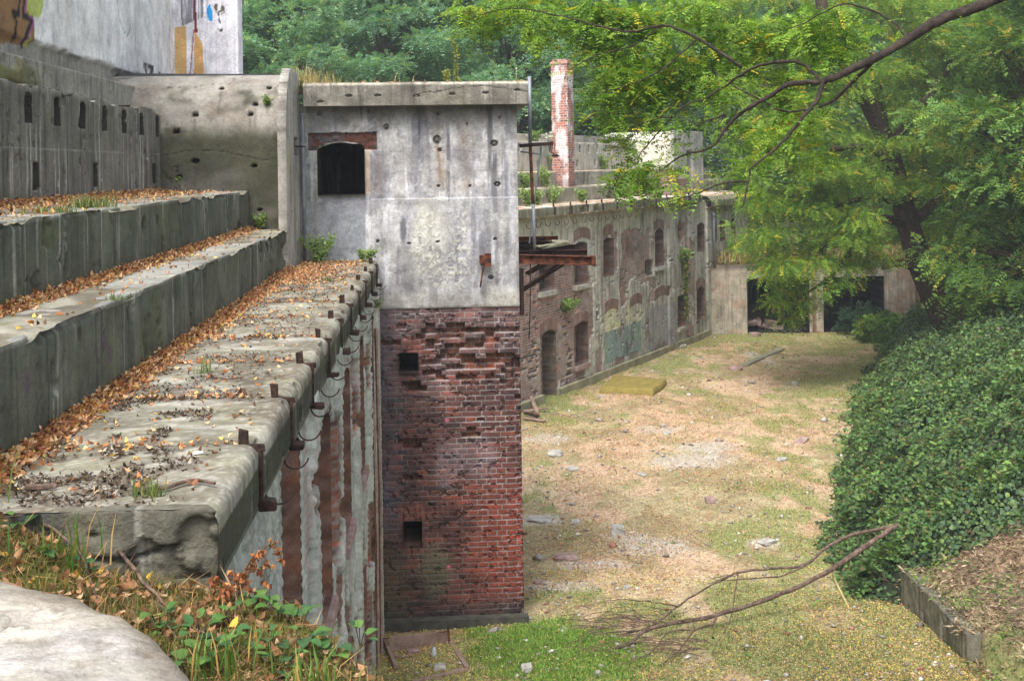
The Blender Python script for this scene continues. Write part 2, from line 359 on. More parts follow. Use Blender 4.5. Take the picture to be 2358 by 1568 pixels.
PX, YY, PZ, AA, prof = ledge('l', -1.8, -.775, 4.644, 4.15, 15.1, .245, .06, 1, con)
top = (PZ > 4.55); face = ~top & (PX > -.78)
jd = np.min(np.abs(YY[..., None]-JY-.35*np.sin(JY*9)*.1), -1)
n1 = fbm(PX*6, YY*6, 101)
dz = .005*(fbm(PX*2, YY*1.2, 102)-.5)*2-.007*np.exp(-(jd/.03)**2)+.006*(n1-.5)
rag = np.where(PX > -.84, (fbm(YY*3, YY*0, 103)-.5)*.012, 0)-.03*ss(.62, .7, fbm(YY*5, PZ*5, 104))*(PX > -.80)
c = np.ones(PX.shape+(3,))*C(128, 125, 108)
c = mixc(c, ss(.4, .65, fbm(PX*3, YY*3, 105))*.5, C(138, 134, 104)); c = mixc(c, ss(.5, .7, fbm(PX*5, YY*9, 106))*.4, cpale)
c = mixc(c, np.exp(-(jd/.09)**2)*.75*ss(.3, .6, n1+.1), C(74, 60, 46))
c = mixc(c, ss(.5, .63, fbm(PX*5+3, YY*4, 107)+.14*gauss(PX, YY, -1.25, 4.9, .5, .9)+.05*np.exp(-((PX+1.75)/.3)**2))*.7, C(84, 70, 55))
c = mixc(c, ss(.55, .75, fbm(PX*22, YY*22, 108))*.4, C(90, 84, 70)); c = mixc(c, ss(.5, .62, fbm(PX*2.4+7, YY*5, 109))*.5, C(96, 86, 70)); c = mixc(c, ss(.6, .7, fbm(PX*40, YY*40, 1091))*.4, cpale)
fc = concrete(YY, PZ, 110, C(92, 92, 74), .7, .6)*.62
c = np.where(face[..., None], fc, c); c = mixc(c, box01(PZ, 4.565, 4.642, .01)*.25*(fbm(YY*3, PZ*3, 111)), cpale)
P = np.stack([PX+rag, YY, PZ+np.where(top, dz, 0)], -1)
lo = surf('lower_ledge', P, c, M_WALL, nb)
# ledge underside + near end, broken and cracked
X, Z = grid(-1.72, -.775, 4.12, 4.644, .012)
off = .03*(fbm(X*5, Z*7, 121)-.5)+.012*(fbm(X*22, Z*22, 1211)-.5)+.05*ss(.02, -.06, Z-4.40-.06*(fbm(X*6, X*0, 122)-.5))*-1
off = off-.05*ss(.012, 0, np.abs(Z-4.52-.05*np.sin(X*7)))*box01(X, -1.3, -.9, .05)
cc = concrete(X, Z, 123, C(120, 116, 102), .5, .3); cc = mixc(cc, box01(X, -1.75, -1.3, .03)*.7, C(74, 74, 76))
rnd = (1-np.sqrt(np.clip(1-np.clip((Z-4.56)/.085, 0, 1)**2, 0, 1)))*.085
zm = np.where(X > -.835, 4.584+np.sqrt(np.clip(.06**2-(X+.835)**2, 0, None)), 4.644); off = off-.12*ss(4.36, 4.28, Z+.08*(fbm(X*4, X*0, 124)-.5))*box01(X, -1.4, -.95, .1)-.03*ss(.55, .6, fbm(X*6, Z*9, 125))
relief('ledge_end', (0, 4.15, 0), (1, 0, 0), (0, -1, 0), X, np.minimum(Z, zm), off, cc*.72, nb, thick=.05)
b = MB(); b.box((-1.29, 9.6, 4.36), (.98, 10.85, .06)); b.build('ledge_soffit', mat('dark_concrete', C(92, 90, 80), c2=C(116, 112, 100)), nb)
# risers
def riser(name, x, z0, z1, y0, y1, seed, base, dk, rough=0, parent=nb, moss=.35):
    Yg, Zg = grid(y0, y1, z0, z1, .015)
    bd = (np.floor(Yg/.21+.3*_h(np.floor(Yg/.21).astype(int), Yg.astype(int)*0, seed)))
    r = _h(bd.astype(np.int64), bd.astype(np.int64)*0, seed+3)
    off = .012*(r-.5)+.01*(fbm(Yg*5, Zg*5, seed+9)-.5)-.03*ss(.68, .76, fbm(Yg*6, Zg*5, seed+10))-rough*ss(.35, .6, fbm(Yg*12, Zg*8, seed+11))*.5
    lip = ss(z1-.05, z1, Zg)*ss(.55, .7, fbm(Yg*2.5, Yg*0, seed+12)); off = off-.04*lip
    c = concrete(Yg, Zg, seed, base, dk, moss); c = c*(.85+.3*r)[..., None]
    c = mixc(c, ss(z0+.22, z0+.02, Zg)*.35, C(60, 62, 38)); c = mixc(c, ss(z1-.03, z1, Zg)*.5, cpale)
    c = mixc(c, ss(.70, .76, fbm(Yg*6, Zg*5, seed+10))*.6, C(40, 36, 32))
    return Yg, Zg, off, c
Yg, Zg, off, c = riser('r', -1.75, 4.6, 5.11, 3.3, 13.85, 130, C(98, 100, 86), .75, moss=.5)
off = off-.05*ss(.35, .65, fbm(Yg*9, Zg*7, 140))*ss(11.8, 12.6, Yg)
for yy in (5.15, 6.3, 6.45, 6.42): c = mixc(c, ss(.3, .7, gauss(Yg, Zg, yy, 4.92 if yy < 6.4 else 4.82+yy*.003, .05, .06))*.5, C(92, 66, 88))
relief('middle_ledge_riser', (-1.75, 0, 0), (0, 1, 0), (1, 0, 0), Yg, Zg, off, c, nb, thick=.3)
Yg, Zg, off, c = riser('r', -2.2, 5.05, 5.558, 3.3, 13.95, 150, C(92, 94, 80), .8, moss=.45)
relief('upper_ledge_riser', (-2.2, 0, 0), (0, 1, 0), (1, 0, 0), Yg, Zg, off, c, nb, thick=.3)
def ltop(name, x0, x1, z, y0, y1, seed, base, parent=nb):
    Xg, Yg = grid(x0, x1, y0, y1, .02, .025)
    edge = ss(x1-.05, x1, Xg)*ss(.5, .7, fbm(Yg*2.5, Yg*0, seed+7))
    P = np.stack([Xg+.01*(fbm(Yg*4, Xg*0, seed)-.5), Yg, z+.012*(fbm(Xg*2, Yg*2, seed+1)-.5)*2-.03*edge], -1)
    c = np.ones(Xg.shape+(3,))*base; c = mixc(c, ss(.4, .65, fbm(Xg*3, Yg*3, seed+2))*.5, C(132, 130, 104)); c = mixc(c, ss(.45, .62, fbm(Xg*4, Yg*3, seed+3))*.7, C(80, 70, 56))
    c = mixc(c, ss(.6, .75, fbm(Xg*7, Yg*7, seed+4))*.5, C(110, 108, 58))
    return surf(name, P, c, M_WALL, parent)
ltop('middle_ledge', -2.24, -1.745, 5.11, 3.3, 13.95, 160, C(158, 154, 138))
ltop('upper_ledge', -3.3, -2.195, 5.558, 3.3, 14.0, 170, C(140, 134, 118))
# loopholed wall
Yg, Zg = grid(3.3, 14.15, 5.5, 6.515, .013)
c = concrete(Yg, Zg, 180, C(118, 114, 104), .6, .2, 1.2); off = .015*(fbm(Yg*5, Zg*5, 181)-.5)-.02*ss(.68, .74, fbm(Yg*9, Zg*9, 189))
top_r = 6.5-.05*ss(.55, .75, fbm(Yg*1.8, Yg*0, 183))
dk = np.zeros_like(Yg)
lh = []
for k in range(-6, 8):
    y = 8.83+.714*k; lh.append(y); r = np.abs(Yg-y); m_ = (r < .075) & (Zg > 6.19) & (Zg < 6.40+.035*np.sqrt(np.clip(1-(r/.075)**2, 0, 1)))
    off = np.where(m_, -.28, off); dk = np.maximum(dk, m_)
for y in (6.4, 8.05, 9.7, 11.36, 13.65):
    m_ = (np.abs(Yg-y) < .06) & (Zg > 5.66) & (Zg < 5.88); off = np.where(m_, -.2, off); dk = np.maximum(dk, m_)
dk = np.maximum(dk, np.roll(dk, 1, 1)); dk = np.maximum(dk, np.roll(dk, -1, 1)); c = mixc(c, dk*.9, C(40, 36, 33)); c = mixc(c, (1-ss(0, .008, np.abs(Zg-5.99-.03*(fbm(Yg*1.5, Yg*0, 184)-.5))))*.5, C(170, 168, 160))  # loopholes and their rims coloured dark, recess shade painted in
c = mixc(c, ss(6.43, 6.5, Zg)*.45*ss(.35, .6, fbm(Yg*4, Zg*4, 185)), C(190, 184, 172)); c = mixc(c, ss(5.72, 5.56, Zg)*ss(10.2, 8.6, Yg)*.7, C(74, 76, 38))
Zw = np.where(Zg > top_r, top_r, Zg)
relief('loophole_wall', (-3.2, 0, 0), (0, 1, 0), (1, 0, 0), Yg, Zw, off, c, nb, thick=.35)
# set-back parapet and rough strip
Yg, Zg = grid(3.3, 14.6, 6.45, 6.8, .02)
c = concrete(Yg, Zg, 190, C(150, 146, 134), .35, .2); c = mixc(c, ss(.55, .62, fbm(Yg*2.2, Zg*5, 191))*ss(11.5, 10, Yg)*.8, C(92, 92, 34))
relief('setback_wall', (-3.55, 0, 0), (0, 1, 0), (1, 0, 0), Yg, Zg, .03*(fbm(Yg*6, Zg*6, 192)-.5)+.05*ss(.58, .7, fbm(Yg*2.2, Zg*5, 191))*ss(11.5, 10, Yg), c, nb, thick=.34)
# outer wall (face to the courtyard) with two storeys of openings
cr_ = C(150, 92, 74); cbd = C(92, 66, 60); cor = C(168, 84, 52); cmo = C(150, 140, 130)
WY = [6.45, 8.35, 10.25, 12.15, 14.05]
Yg, Zg = grid(4.2, 15.1, 0, 4.42, .022)
jt, r1, r2, bx_, bz_ = bricks(Yg, Zg, seed=200)
c = brickcol(jt, r1, r2, C(132, 88, 74), C(84, 68, 64), C(150, 84, 58), C(132, 126, 118))
off = -.008*jt-.02*(r1 > .93)
pl = fbm(Yg*1.6, Zg*1.1, 202)+.10+.25*ss(5.95, 5.5, Yg+.3*(fbm(Zg*2, Zg*0, 209)-.5))+.2*ss(4.0, 4.25, Zg)-.10*ss(7.2, 7.8, Yg)+.25*(fbm(Yg*4, Zg*.9, 2021)-.5)
for y in (7.38, 9.3, 11.2, 13.1, 14.9): pl = pl+.2*np.exp(-((Yg-y)/.13)**2)*ss(.4, .6, fbm(Zg*1.5+y, Yg*0, 2022))
pm = ss(.5, .52, pl+.03*(fbm(Yg*14, Zg*9, 203)-.5)); pc = concrete(Yg, Zg, 204, C(182, 184, 174), .35, .12)
pc = mixc(pc, ss(.6, .75, streak(Yg, Zg, 206, 9, .8))*.35, C(170, 120, 120))
c = mixc(c, pm, pc); off = off+.04*pm+.014*(fbm(Yg*9, Zg*9, 205)-.5)-.09*ss(.55, .62, fbm(Yg*3+5, Zg*3, 207))*(1-pm)-.025*(r2 > .8)*(1-pm)
for y in (7.38, 9.3, 11.2, 13.1, 14.9): off = off+.05*ss(.16, .12, np.abs(Yg-y+.02*(fbm(Zg*5, Zg*0, 208)-.5)))
keepv = np.ones_like(Yg, bool); nich = []
for y in WY:
    for (z0, z1) in ((2.7 if y > 7 else 2.3, 4.0 if y > 7 else 4.25), (.6, 1.65)):
        r = np.abs(Yg-y); inside = (r < .4) & (Zg > z0) & (Zg < z1+.09*(1-(np.clip(r/.4, 0, 1))**2)); keepv &= ~inside; nich.append((y, z0, z1))
        c = mixc(c, ((r < .5) & (Zg > z1) & (Zg < z1+.36) & ~inside)*.4*(1-pm*.8), C(104, 80, 70))
keep = keepv[:-1, :-1] & keepv[1:, 1:] & keepv[1:, :-1] & keepv[:-1, 1:]
relief('outer_wall', (-.85, 0, 0), (0, 1, 0), (1, 0, 0), Yg, Zg, off, c, nb, keep=keep, thick=.3)
def niche(name, O, U, N, u0, u1, z0, z1, arch, d, parent, back, reveal, seed, brick=True, m=None, bump_in=0.):
    """recess: lined sides, arched head and back wall"""
    O = np.array(O, float); U = np.array(U, float); N = np.array(N, float); w_ = (u1-u0)/2; uc = (u0+u1)/2
    ts = np.linspace(-1, 1, 17); out = [(u0, z0), (u0, z0+(z1-z0)*.33), (u0, z0+(z1-z0)*.66)]+[(uc+w_*t, z1+arch*(1-t*t)) for t in ts]+[(u1, z0+(z1-z0)*.66), (u1, z0+(z1-z0)*.33), (u1, z0), (uc, z0), (u0, z0)]
    # densify the outline
    o2 = []
    for (a, b_), (c_, d_) in zip(out[:-1], out[1:]):
        k = max(1, int(math.hypot(c_-a, d_-b_)/.05)); o2 += [(a+(c_-a)*i/k, b_+(d_-b_)*i/k) for i in range(k)]
    o2.append(out[-1]); o2 = np.array(o2); ds = np.linspace(.035, -d, max(3, int(d/.06)))
    uu = np.repeat(o2[None, :, 0], len(ds), 0); zz = np.repeat(o2[None, :, 1], len(ds), 0); dd = np.repeat(ds[:, None], len(o2), 1)
    P = O+uu[..., None]*U+zz[..., None]*np.array([0, 0, 1.])+dd[..., None]*N
    al = np.where(np.abs(np.abs(uu-uc)-w_) < .01, dd, uu); jt, r1, r2, _, _ = bricks(al, zz, seed=seed)
    cr = brickcol(jt, r1, r2, reveal, reveal*.6, reveal*np.array([1.3, 1, .8]), reveal*1.15+.05)
    nv, nu, _ = P.shape; idx = np.arange(nv*nu).reshape(nv, nu); Q = np.stack([idx[:-1, :-1], idx[:-1, 1:], idx[1:, 1:], idx[1:, :-1]], -1).reshape(-1, 4)
    ug, zg = grid(u0-.02, u1+.02, z0-.02, z1+arch+.02, .03); jt, r1, r2, _, _ = bricks(ug, zg, seed=seed+1)
    cb = brickcol(jt, r1, r2, back, back*.65, back*np.array([1.15, .95, .85]), back*1.15+.04) if brick else concrete(ug, zg, seed+2, back, .5, .2)
    P2 = O+ug[..., None]*U+zg[..., None]*np.array([0, 0, 1.])+(-d-.006*jt*brick+bump_in*fbm(ug*5, zg*5, seed)-.001)[..., None]*N
    n2v, n2u, _ = P2.shape; i2 = np.arange(n2v*n2u).reshape(n2v, n2u)+nv*nu; Q2 = np.stack([i2[:-1, :-1], i2[:-1, 1:], i2[1:, 1:], i2[1:, :-1]], -1).reshape(-1, 4)
    return link(name, fastmesh(name, np.vstack([P.reshape(-1, 3), P2.reshape(-1, 3)]), np.vstack([Q, Q2]), np.vstack([cr.reshape(-1, 3), cb.reshape(-1, 3)])), parent, m or M_WALL)
for i, (y, z0, z1) in enumerate(nich):
    wn = niche('window', (-.85, 0, 0), (0, 1, 0), (1, 0, 0), y-.4, y+.4, z0, z1, .09, .32 if y > 7 else .07, nb, C(104, 88, 80) if i % 2 else C(150, 143, 138) if y < 7 else C(112, 92, 84), C(124, 92, 78), 300+i, brick=True)
    s_ = MB(); s_.box((-.83, y, z0-.05), (.12, .86, .09), jit=.008); so_ = s_.build('window_sill', M_STONER, wn, bevel=.01)
# steel brackets and cable hooks along the ledge edge
for k in range(10):
    y = 5.1+1.08*k*.97
    b = MB(); tl = random.uniform(-.01, .01)
    b.tube([(-.86, y, 4.60), (-.86+tl, y, 4.735+random.uniform(-.02, .01))], .001, 4)
    b = MB(); b.box((-.845+tl+random.uniform(-.006, .006), y, 4.655+random.uniform(-.012, .01)), (.040, .022, .10), jit=.009); b.box((-.768, y, 4.50), (.016, .03, .24), jit=.005)
    b.box((-.80, y, 4.625), (.1, .02, .03), jit=.004)
    br = b.build('steel_bracket', M_BRK, nb, bevel=.004)
    b = MB(); b.box((-.745, y+.01, 4.385), (.08, .075, .04), jit=.008); b.build('clamp', M_RUSTD, br, bevel=.008)
for k in range(16):
    y = 5.35+.62*k; pts = []
    for t in np.linspace(0, 1, 10):
        a = math.pi*(.02+.92*t); pts.append((-.80+.09*(1-math.cos(a))*.62+.02, y+.0+.07*(t-.5), 4.37-.055*math.sin(a)))
    MB().tube(pts, .0045, 5).build('cable_hook', M_RUSTD, nb)
# splintered lath strips standing against the wall face near the tower
for (y, z0, z1, x) in ((13.4, .05, 3.2, -.76), (14.2, 0.05, 3.9, -.76)):
    b = MB(); b.tube([(x, y, z0), (x+.01, y+.02, (z0+z1)/2), (x-.01, y, z1)], .022, 4); b.build('timber_batten', M_PLANK, nb)
#@@VAULT
# ------------------------------------------------------------------ white wall above
gw = empty('graffiti_wall', (-3.9, 12, 7), 'tall smooth white rendered wall with painted graffiti rising above the top left parapet', 'wall')
Yg, Zg = grid(3.3, 17.7, 6.8, 9.6, .03)
c = np.ones(Yg.shape+(3,))*C(238, 236, 233)
c = mixc(c, ss(.4, .7, fbm(Yg*1.1, Zg*1.1, 401))*.35, C(180, 174, 168)); c = mixc(c, ss(.5, .75, streak(Yg, Zg, 402, 6, .5))*.35, C(222, 220, 220)); c = mixc(c, ss(.6, .75, streak(Yg, Zg, 403, 9, .6))*.3, C(150, 140, 130))
rough_ = ss(7.06, 7.03, Zg+.05*(fbm(Yg*3, Yg*0, 404)-.5)); c = mixc(c, rough_, concrete(Yg, Zg, 405, C(158, 152, 142), .4, .1)); off = .05*(1-rough_)+.03*(fbm(Yg*8, Zg*8, 406)-.5)*rough_
c = mixc(c, (1-ss(0, .018, np.abs(Zg+.05*(fbm(Yg*3, Yg*0, 404)-.5)-7.055)))*.8, cblk)
def poly(u, z, pts):
    ins = np.zeros(u.shape, bool); n = len(pts)
    for i in range(n):
        x1, y1 = pts[i]; x2, y2 = pts[(i+1) % n]; cnd = ((y1 > z) != (y2 > z)) & (u < (x2-x1)*(z-y1)/(y2-y1+1e-12)+x1); ins ^= cnd
    return ins*1.
def line(u, z, pts, w_):
    d = np.full(u.shape, 1e9)
    for (x1, y1), (x2, y2) in zip(pts[:-1], pts[1:]):
        L = (x2-x1)**2+(y2-y1)**2+1e-12; t = np.clip(((u-x1)*(x2-x1)+(z-y1)*(y2-y1))/L, 0, 1); d = np.minimum(d, np.hypot(u-x1-t*(x2-x1), z-y1-t*(y2-y1)))
    return 1-ss(w_*.7, w_, d)
def wq(lst, X=-3.85): return [(p.y, p.z) for p in (XP(a, b, X) for a, b in lst)]
c = mixc(c, poly(Yg, Zg, wq([(-60, 90), (78, 105), (80, 60), (60, -40), (-60, -60)])), C(142, 108, 72))
c = mixc(c, ss(0, .02, poly(Yg, Zg, wq([(60, -30), (100, -30), (98, 30), (88, 42), (74, 40), (62, 25)])))*.9, C(178, 190, 84))
c = mixc(c, poly(Yg, Zg, wq([(64, 62), (72, 60), (74, 108), (64, 104)]))*.8, C(178, 190, 84))
c = mixc(c, line(Yg, Zg, wq([(60, -10), (57, 35), (76, 50), (64, 80), (62, 104)]), .045), C(150, 84, 130)); c = mixc(c, line(Yg, Zg, wq([(56, -10), (53, 35), (73, 50), (60, 80), (60, 104)]), .033), C(40, 34, 34))
c = mixc(c, line(Yg, Zg, wq([(45, -10), (43, 33), (28, 26), (38, 50), (34, 80), (40, 92)]), .03), C(40, 34, 34))
c = mixc(c, line(Yg, Zg, wq([(271, -10), (273, 40), (285, 72), (293, 82), (298, 74), (300, 60)]), .014)*.7, C(120, 160, 140))
c = mixc(c, ss(.45, .6, fbm(Yg*5, Zg*5, 407))*poly(Yg, Zg, wq([(330, 160), (328, 145), (350, 150), (372, 172), (340, 176)])), C(60, 56, 56))
relief('side_wall', (-3.9, 0, 0), (0, 1, 0), (1, 0, 0), Yg, Zg, off, c, gw, thick=.3)
Xg, Zg = grid(-3.88, -2.91, 6.9, 9.6, .012)
c = np.ones(Xg.shape+(3,))*C(222, 220, 226); c = mixc(c, ss(.45, .7, streak(Xg, Zg, 411, 30, .5))*.4, C(170, 168, 178)); c = mixc(c, ss(.6, .75, streak(Xg, Zg, 412, 40, .6))*.5*ss(-3.1, -3.5, Xg), C(96, 88, 96))
def fq(lst, Y=17.7): return [(p.x, p.z) for p in (YP(a, b, Y) for a, b in lst)]
c = mixc(c, poly(Xg, Zg, fq([(402, 64), (428, 60), (430, 170), (404, 170)])), C(206, 168, 112)); c = mixc(c, poly(Xg, Zg, fq([(448, 70), (466, 100), (470, 170), (446, 170)])), C(204, 160, 100))
c = mixc(c, poly(Xg, Zg, fq([(444, 0), (450, 0), (455, 75), (448, 75)])), C(124, 44, 46)); c = mixc(c, line(Xg, Zg, fq([(446, 70), (441, 130), (438, 170)]), .012)*.8, C(150, 60, 60))
c = mixc(c, poly(Xg, Zg, fq([(476, 20), (483, 8), (490, 30), (489, 48), (482, 50), (477, 36)])), C(40, 140, 200)); c = mixc(c, poly(Xg, Zg, fq([(460, -8), (470, -8), (466, 6)])), C(40, 140, 200))
c = mixc(c, ss(.42, .55, fbm(Xg*22, Zg*12, 413))*poly(Xg, Zg, fq([(490, 12), (516, 2), (518, 30), (505, 36), (514, 74), (502, 72), (498, 30)])), C(84, 78, 62))
c = mixc(c, ss(.4, .6, streak(Xg, Zg, 414, 50, 1))*poly(Xg, Zg, fq([(410, -5), (470, -5), (468, 40), (420, 60)]))*.7, C(50, 44, 52))
relief('end_wall', (0, 17.7, 0), (1, 0, 0), (0, -1, 0), Xg, Zg, .01*(fbm(Xg*8, Zg*4, 415)-.5), c, gw, thick=.4)
# ------------------------------------------------------------------ barrel-topped shelter between terraces and tower
vs = empty('vaulted_shelter', (-2.6, 14.2, 4.6), 'round-topped concrete shelter end wall closing the terraces beside the tower', 'bunker')
prof = [(13.95, z) for z in np.arange(4.6, 6.12, .013)]
for a in np.linspace(0, math.pi/2, 40)[1:]: prof.append((13.95+.75*(1-math.cos(a)), 6.12+.83*math.sin(a)))
for y in np.arange(14.75, 18.2, .08): prof.append((y, 6.95))
prof = np.array(prof); xs = np.arange(-3.92, -1.78, .013); XX, PY = np.meshgrid(xs, prof[:, 0]); _, PZ = np.meshgrid(xs, prof[:, 1])
arc = np.concatenate([[0], np.cumsum(np.hypot(*np.diff(prof, axis=0).T))]); _, AA = np.meshgrid(xs, arc+4.6)
c = np.ones(XX.shape+(3,))*C(122, 118, 110)
c = mixc(c, ss(.35, .65, fbm(XX*2.4, AA*2.4, 421))*.5, C(112, 106, 92)); c = mixc(c, ss(.4, .65, fbm(XX*1.5+4, AA*2, 422)+.2*gauss(XX, AA, -2.3, 5.9, .7, .35))*.75, C(74, 76, 52)); c = mixc(c, ss(.45, .6, fbm(XX*7, AA*6, 4221))*.35, C(88, 84, 74))
up = ss(6.15, 6.4, AA+.12*(fbm(XX*4, AA*4, 423)-.5)); c = mixc(c, up*.8*ss(.3, .55, fbm(XX*3, AA*4, 4231)+.1), C(190, 183, 172)); c = mixc(c, up*ss(.5, .65, fbm(XX*5, AA*6, 424))*.6, C(150, 138, 124))  # upper curve painted paler, the light from above put into the colour
ck = np.maximum(cracks(XX, AA, 425, .8), 1-ss(0, .007, np.abs(AA-5.98-.06*np.sin(XX*4)-.05*(fbm(XX*6, XX*0, 426)-.5))))
c = mixc(c, ck*.8, C(50, 46, 40)); d = .012*(fbm(XX*6, AA*6, 427)-.5)-.01*ck
for (u_, v_, r) in ((447, 263, .04), (405, 303, .04), (575, 262, .035), (585, 382, .035), (449, 371, .05), (412, 408, .035), (598, 483, .03), (500, 200, .03), (612, 200, .03), (585, 240, .035)):
    q = YP(u_, v_, 13.95); hm = gauss(XX, PZ, q.x, q.z, r, r*.6); d = d-.12*ss(.35, .6, hm); c = mixc(c, ss(.3, .6, hm), C(46, 40, 36)); c = mixc(c, ss(.03, 0, np.abs(XX-q.x))*box01(PZ, q.z-.3, q.z-.03, .05)*.5, C(92, 88, 74))
P = np.stack([XX, PY-d, PZ+d*.0], -1); surf('vault', P, c*.7, M_WALL, vs, smooth=False)
Yg, Zg = grid(13.8, 15.08, 4.5, 7.0, .013)
front = 13.8+.62*(1-np.sqrt(np.clip(1-np.clip((Zg-6.15)/.86, 0, 1)**2, 0, 1)))
Yw = 15.08-(15.08-Yg)*(15.08-front)/1.28
c = concrete(Yw*2.5, Zg, 431, C(176, 170, 160), .45, .2, 1.3); bd = np.floor(Yw/.11); r = _h(bd.astype(np.int64), bd.astype(np.int64)*0, 3); c = c*(.88+.2*r)[..., None]
c = mixc(c, (1-ss(0, .006, np.abs(Yw-bd*.11-.055)))*.4, cblk); c = mixc(c, ss(.5, .8, gauss(Yw, Zg, 14.0, 5.9, .07, .35))*.5, C(178, 184, 104))
dk = (np.abs(Yw-14.75) < .2) & (Zg > 5.98) & (Zg < 6.18); c = mixc(c, dk*.9, C(40, 38, 36)); o_ = np.where(dk, -.08, 0)
for (a, b_) in ((14.1, 6.65), (14.4, 6.63), (14.2, 5.3), (14.5, 5.0), (14.0, 4.95)): hm = (np.abs(Yw-a) < .035) & (np.abs(Zg-b_) < .018); o_ = np.where(hm, -.05, o_); c = mixc(c, hm*.8, cblk)
P = np.stack([-1.74+o_, Yw, Zg], -1); surf('end_fin', P, c, M_WALL, vs, skirt=(-.1, 0, 0))
b = MB(); b.tube([(-1.69, 15.04, 4.6), (-1.69, 15.04, 6.5)], .022, 8); b.build('conduit_pipe', M_GALV, vs, smooth=True)
b = MB(); b.box((-1.69, 14.75, 6.08), (.1, .42, .012)); b.build('shelf_plate', M_RUSTD, vs)
b = MB(); b.add([(-3.9, 14.8, 7.0), (-2.0, 14.7, 6.965), (-2.0, 17, 7.0), (-3.9, 17, 7.0), (-3.9, 14.6, 6.93), (-2.0, 14.62, 6.95)], [(0, 1, 2, 3), (4, 5, 1, 0)]); b.build('roofing_felt', mat('black_felt', C(40, 40, 42), c2=C(70, 70, 70)), vs)
#@@TOWER
# ------------------------------------------------------------------ tower
tw = empty('tower', (-.3, 15.1, 0), 'square tower of grey stained plaster over crumbling red brick in the middle', 'tower')
def pu(u, v): q = YP(u, v, 15.1); return q.x, q.z
Xg, Zg = grid(-.95, 1.0, 0, 4.03, .0085)
jt, r1, r2, bx_, bz_ = bricks(Xg, Zg, seed=500)
c = brickcol(jt, r1, r2, C(100, 62, 56), C(60, 45, 44), C(126, 66, 50), C(112, 104, 99))
f_ = lambda u, z: (.55*gauss(u, z, .45, 3.35, .75, .42)+.5*gauss(u, z, .3, 3.75, .5, .15)+.75*gauss(u, z, -.38, 3.0, .23, .12)+.7*gauss(u, z, -.33, 2.35, .22, .15)+.7*gauss(u, z, .42, 2.47, .14, .07)+.8*gauss(u, z, -.33, 1.92, .13, .09)+.6*gauss(u, z, .95, 3.1, .1, .4)+.4*gauss(u, z, -.5, 3.65, .3, .15)+.3*gauss(u, z, -.85, 3.3, .15, .5)+.25*gauss(u, z, -.75, .95, .1, .15)+.10*gauss(u, z, .2, 3.1, .8, .7))
fld = f_(bx_, bz_)+.62*(_h((bx_*1000).astype(np.int64), (bz_*1000).astype(np.int64), 77)-.5)
rec = ss(.52, .6, fld)*1.; deep = .045+.05*_h((bx_*1000).astype(np.int64), (bz_*1000).astype(np.int64), 78)
blob = ss(.62, .7, f_(Xg, Zg)+.25*(fbm(Xg*14, Zg*14, 501)-.5)-.12)
off = -.007*jt+.004*(r1-.5)+.005*(fbm(Xg*40, Zg*40, 502)-.5)-rec*deep*(.8+.4*fbm(Xg*25, Zg*25, 503))-.05*blob; chip = ss(.62, .7, fbm(Xg*17, Zg*17, 5031)); off = off-.022*chip; c = mixc(c, chip*.6, C(78, 52, 44))
ero = ss(.86, 1.0, Xg)*ss(2.9, 2.6, Zg)*fbm(Xg*30, Zg*30, 504); off = off-.05*ero
inner = np.clip(rec+blob, 0, 1); c = mixc(c, inner*.85, C(98, 66, 48)); c = mixc(c, inner*ss(.5, .7, fbm(Xg*20, Zg*20, 505))*.7, C(150, 78, 52))
c = mixc(c, ss(.45, .6, fbm(Xg*3, Zg*2, 506)+.3*ss(3.4, 4, Zg)-.1*ss(2, 1, Zg))*.2*(1-inner)*ss(2.6, 3.2, Zg), C(160, 148, 148))
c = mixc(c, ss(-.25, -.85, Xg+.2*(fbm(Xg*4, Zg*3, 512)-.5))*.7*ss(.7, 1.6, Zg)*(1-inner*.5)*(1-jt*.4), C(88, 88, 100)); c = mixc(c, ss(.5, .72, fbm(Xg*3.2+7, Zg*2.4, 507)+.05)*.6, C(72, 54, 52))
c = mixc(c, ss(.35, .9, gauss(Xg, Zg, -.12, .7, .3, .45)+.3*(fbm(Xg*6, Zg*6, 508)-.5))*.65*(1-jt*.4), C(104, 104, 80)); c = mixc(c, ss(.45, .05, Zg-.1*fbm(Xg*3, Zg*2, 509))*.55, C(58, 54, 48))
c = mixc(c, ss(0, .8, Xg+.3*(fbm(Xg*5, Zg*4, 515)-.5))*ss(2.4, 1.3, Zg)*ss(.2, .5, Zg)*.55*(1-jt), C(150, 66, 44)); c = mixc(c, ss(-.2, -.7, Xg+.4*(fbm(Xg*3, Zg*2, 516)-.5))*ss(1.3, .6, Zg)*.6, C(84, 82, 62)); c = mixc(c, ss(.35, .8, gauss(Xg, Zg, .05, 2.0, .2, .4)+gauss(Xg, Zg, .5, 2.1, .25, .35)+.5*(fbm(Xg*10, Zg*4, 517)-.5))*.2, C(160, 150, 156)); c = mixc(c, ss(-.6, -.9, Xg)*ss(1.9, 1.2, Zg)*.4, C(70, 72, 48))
c = mixc(c, jt*ss(.5, 1.2, Xg+Zg*.3)*.25, C(205, 200, 200)); c = mixc(c, ss(.8, .9, fbm(Xg*5, Zg*30, 511))*.6, C(180, 175, 172))
for (u_, v_) in ((1029, 968), (1033, 1305), (870, 842)): a, b_ = pu(u_, v_); c = mixc(c, ss(.3, .7, gauss(Xg, Zg, a, b_, .035, .03))*.8, C(206, 110, 140))
k1 = np.ones_like(Xg, bool); vents = []
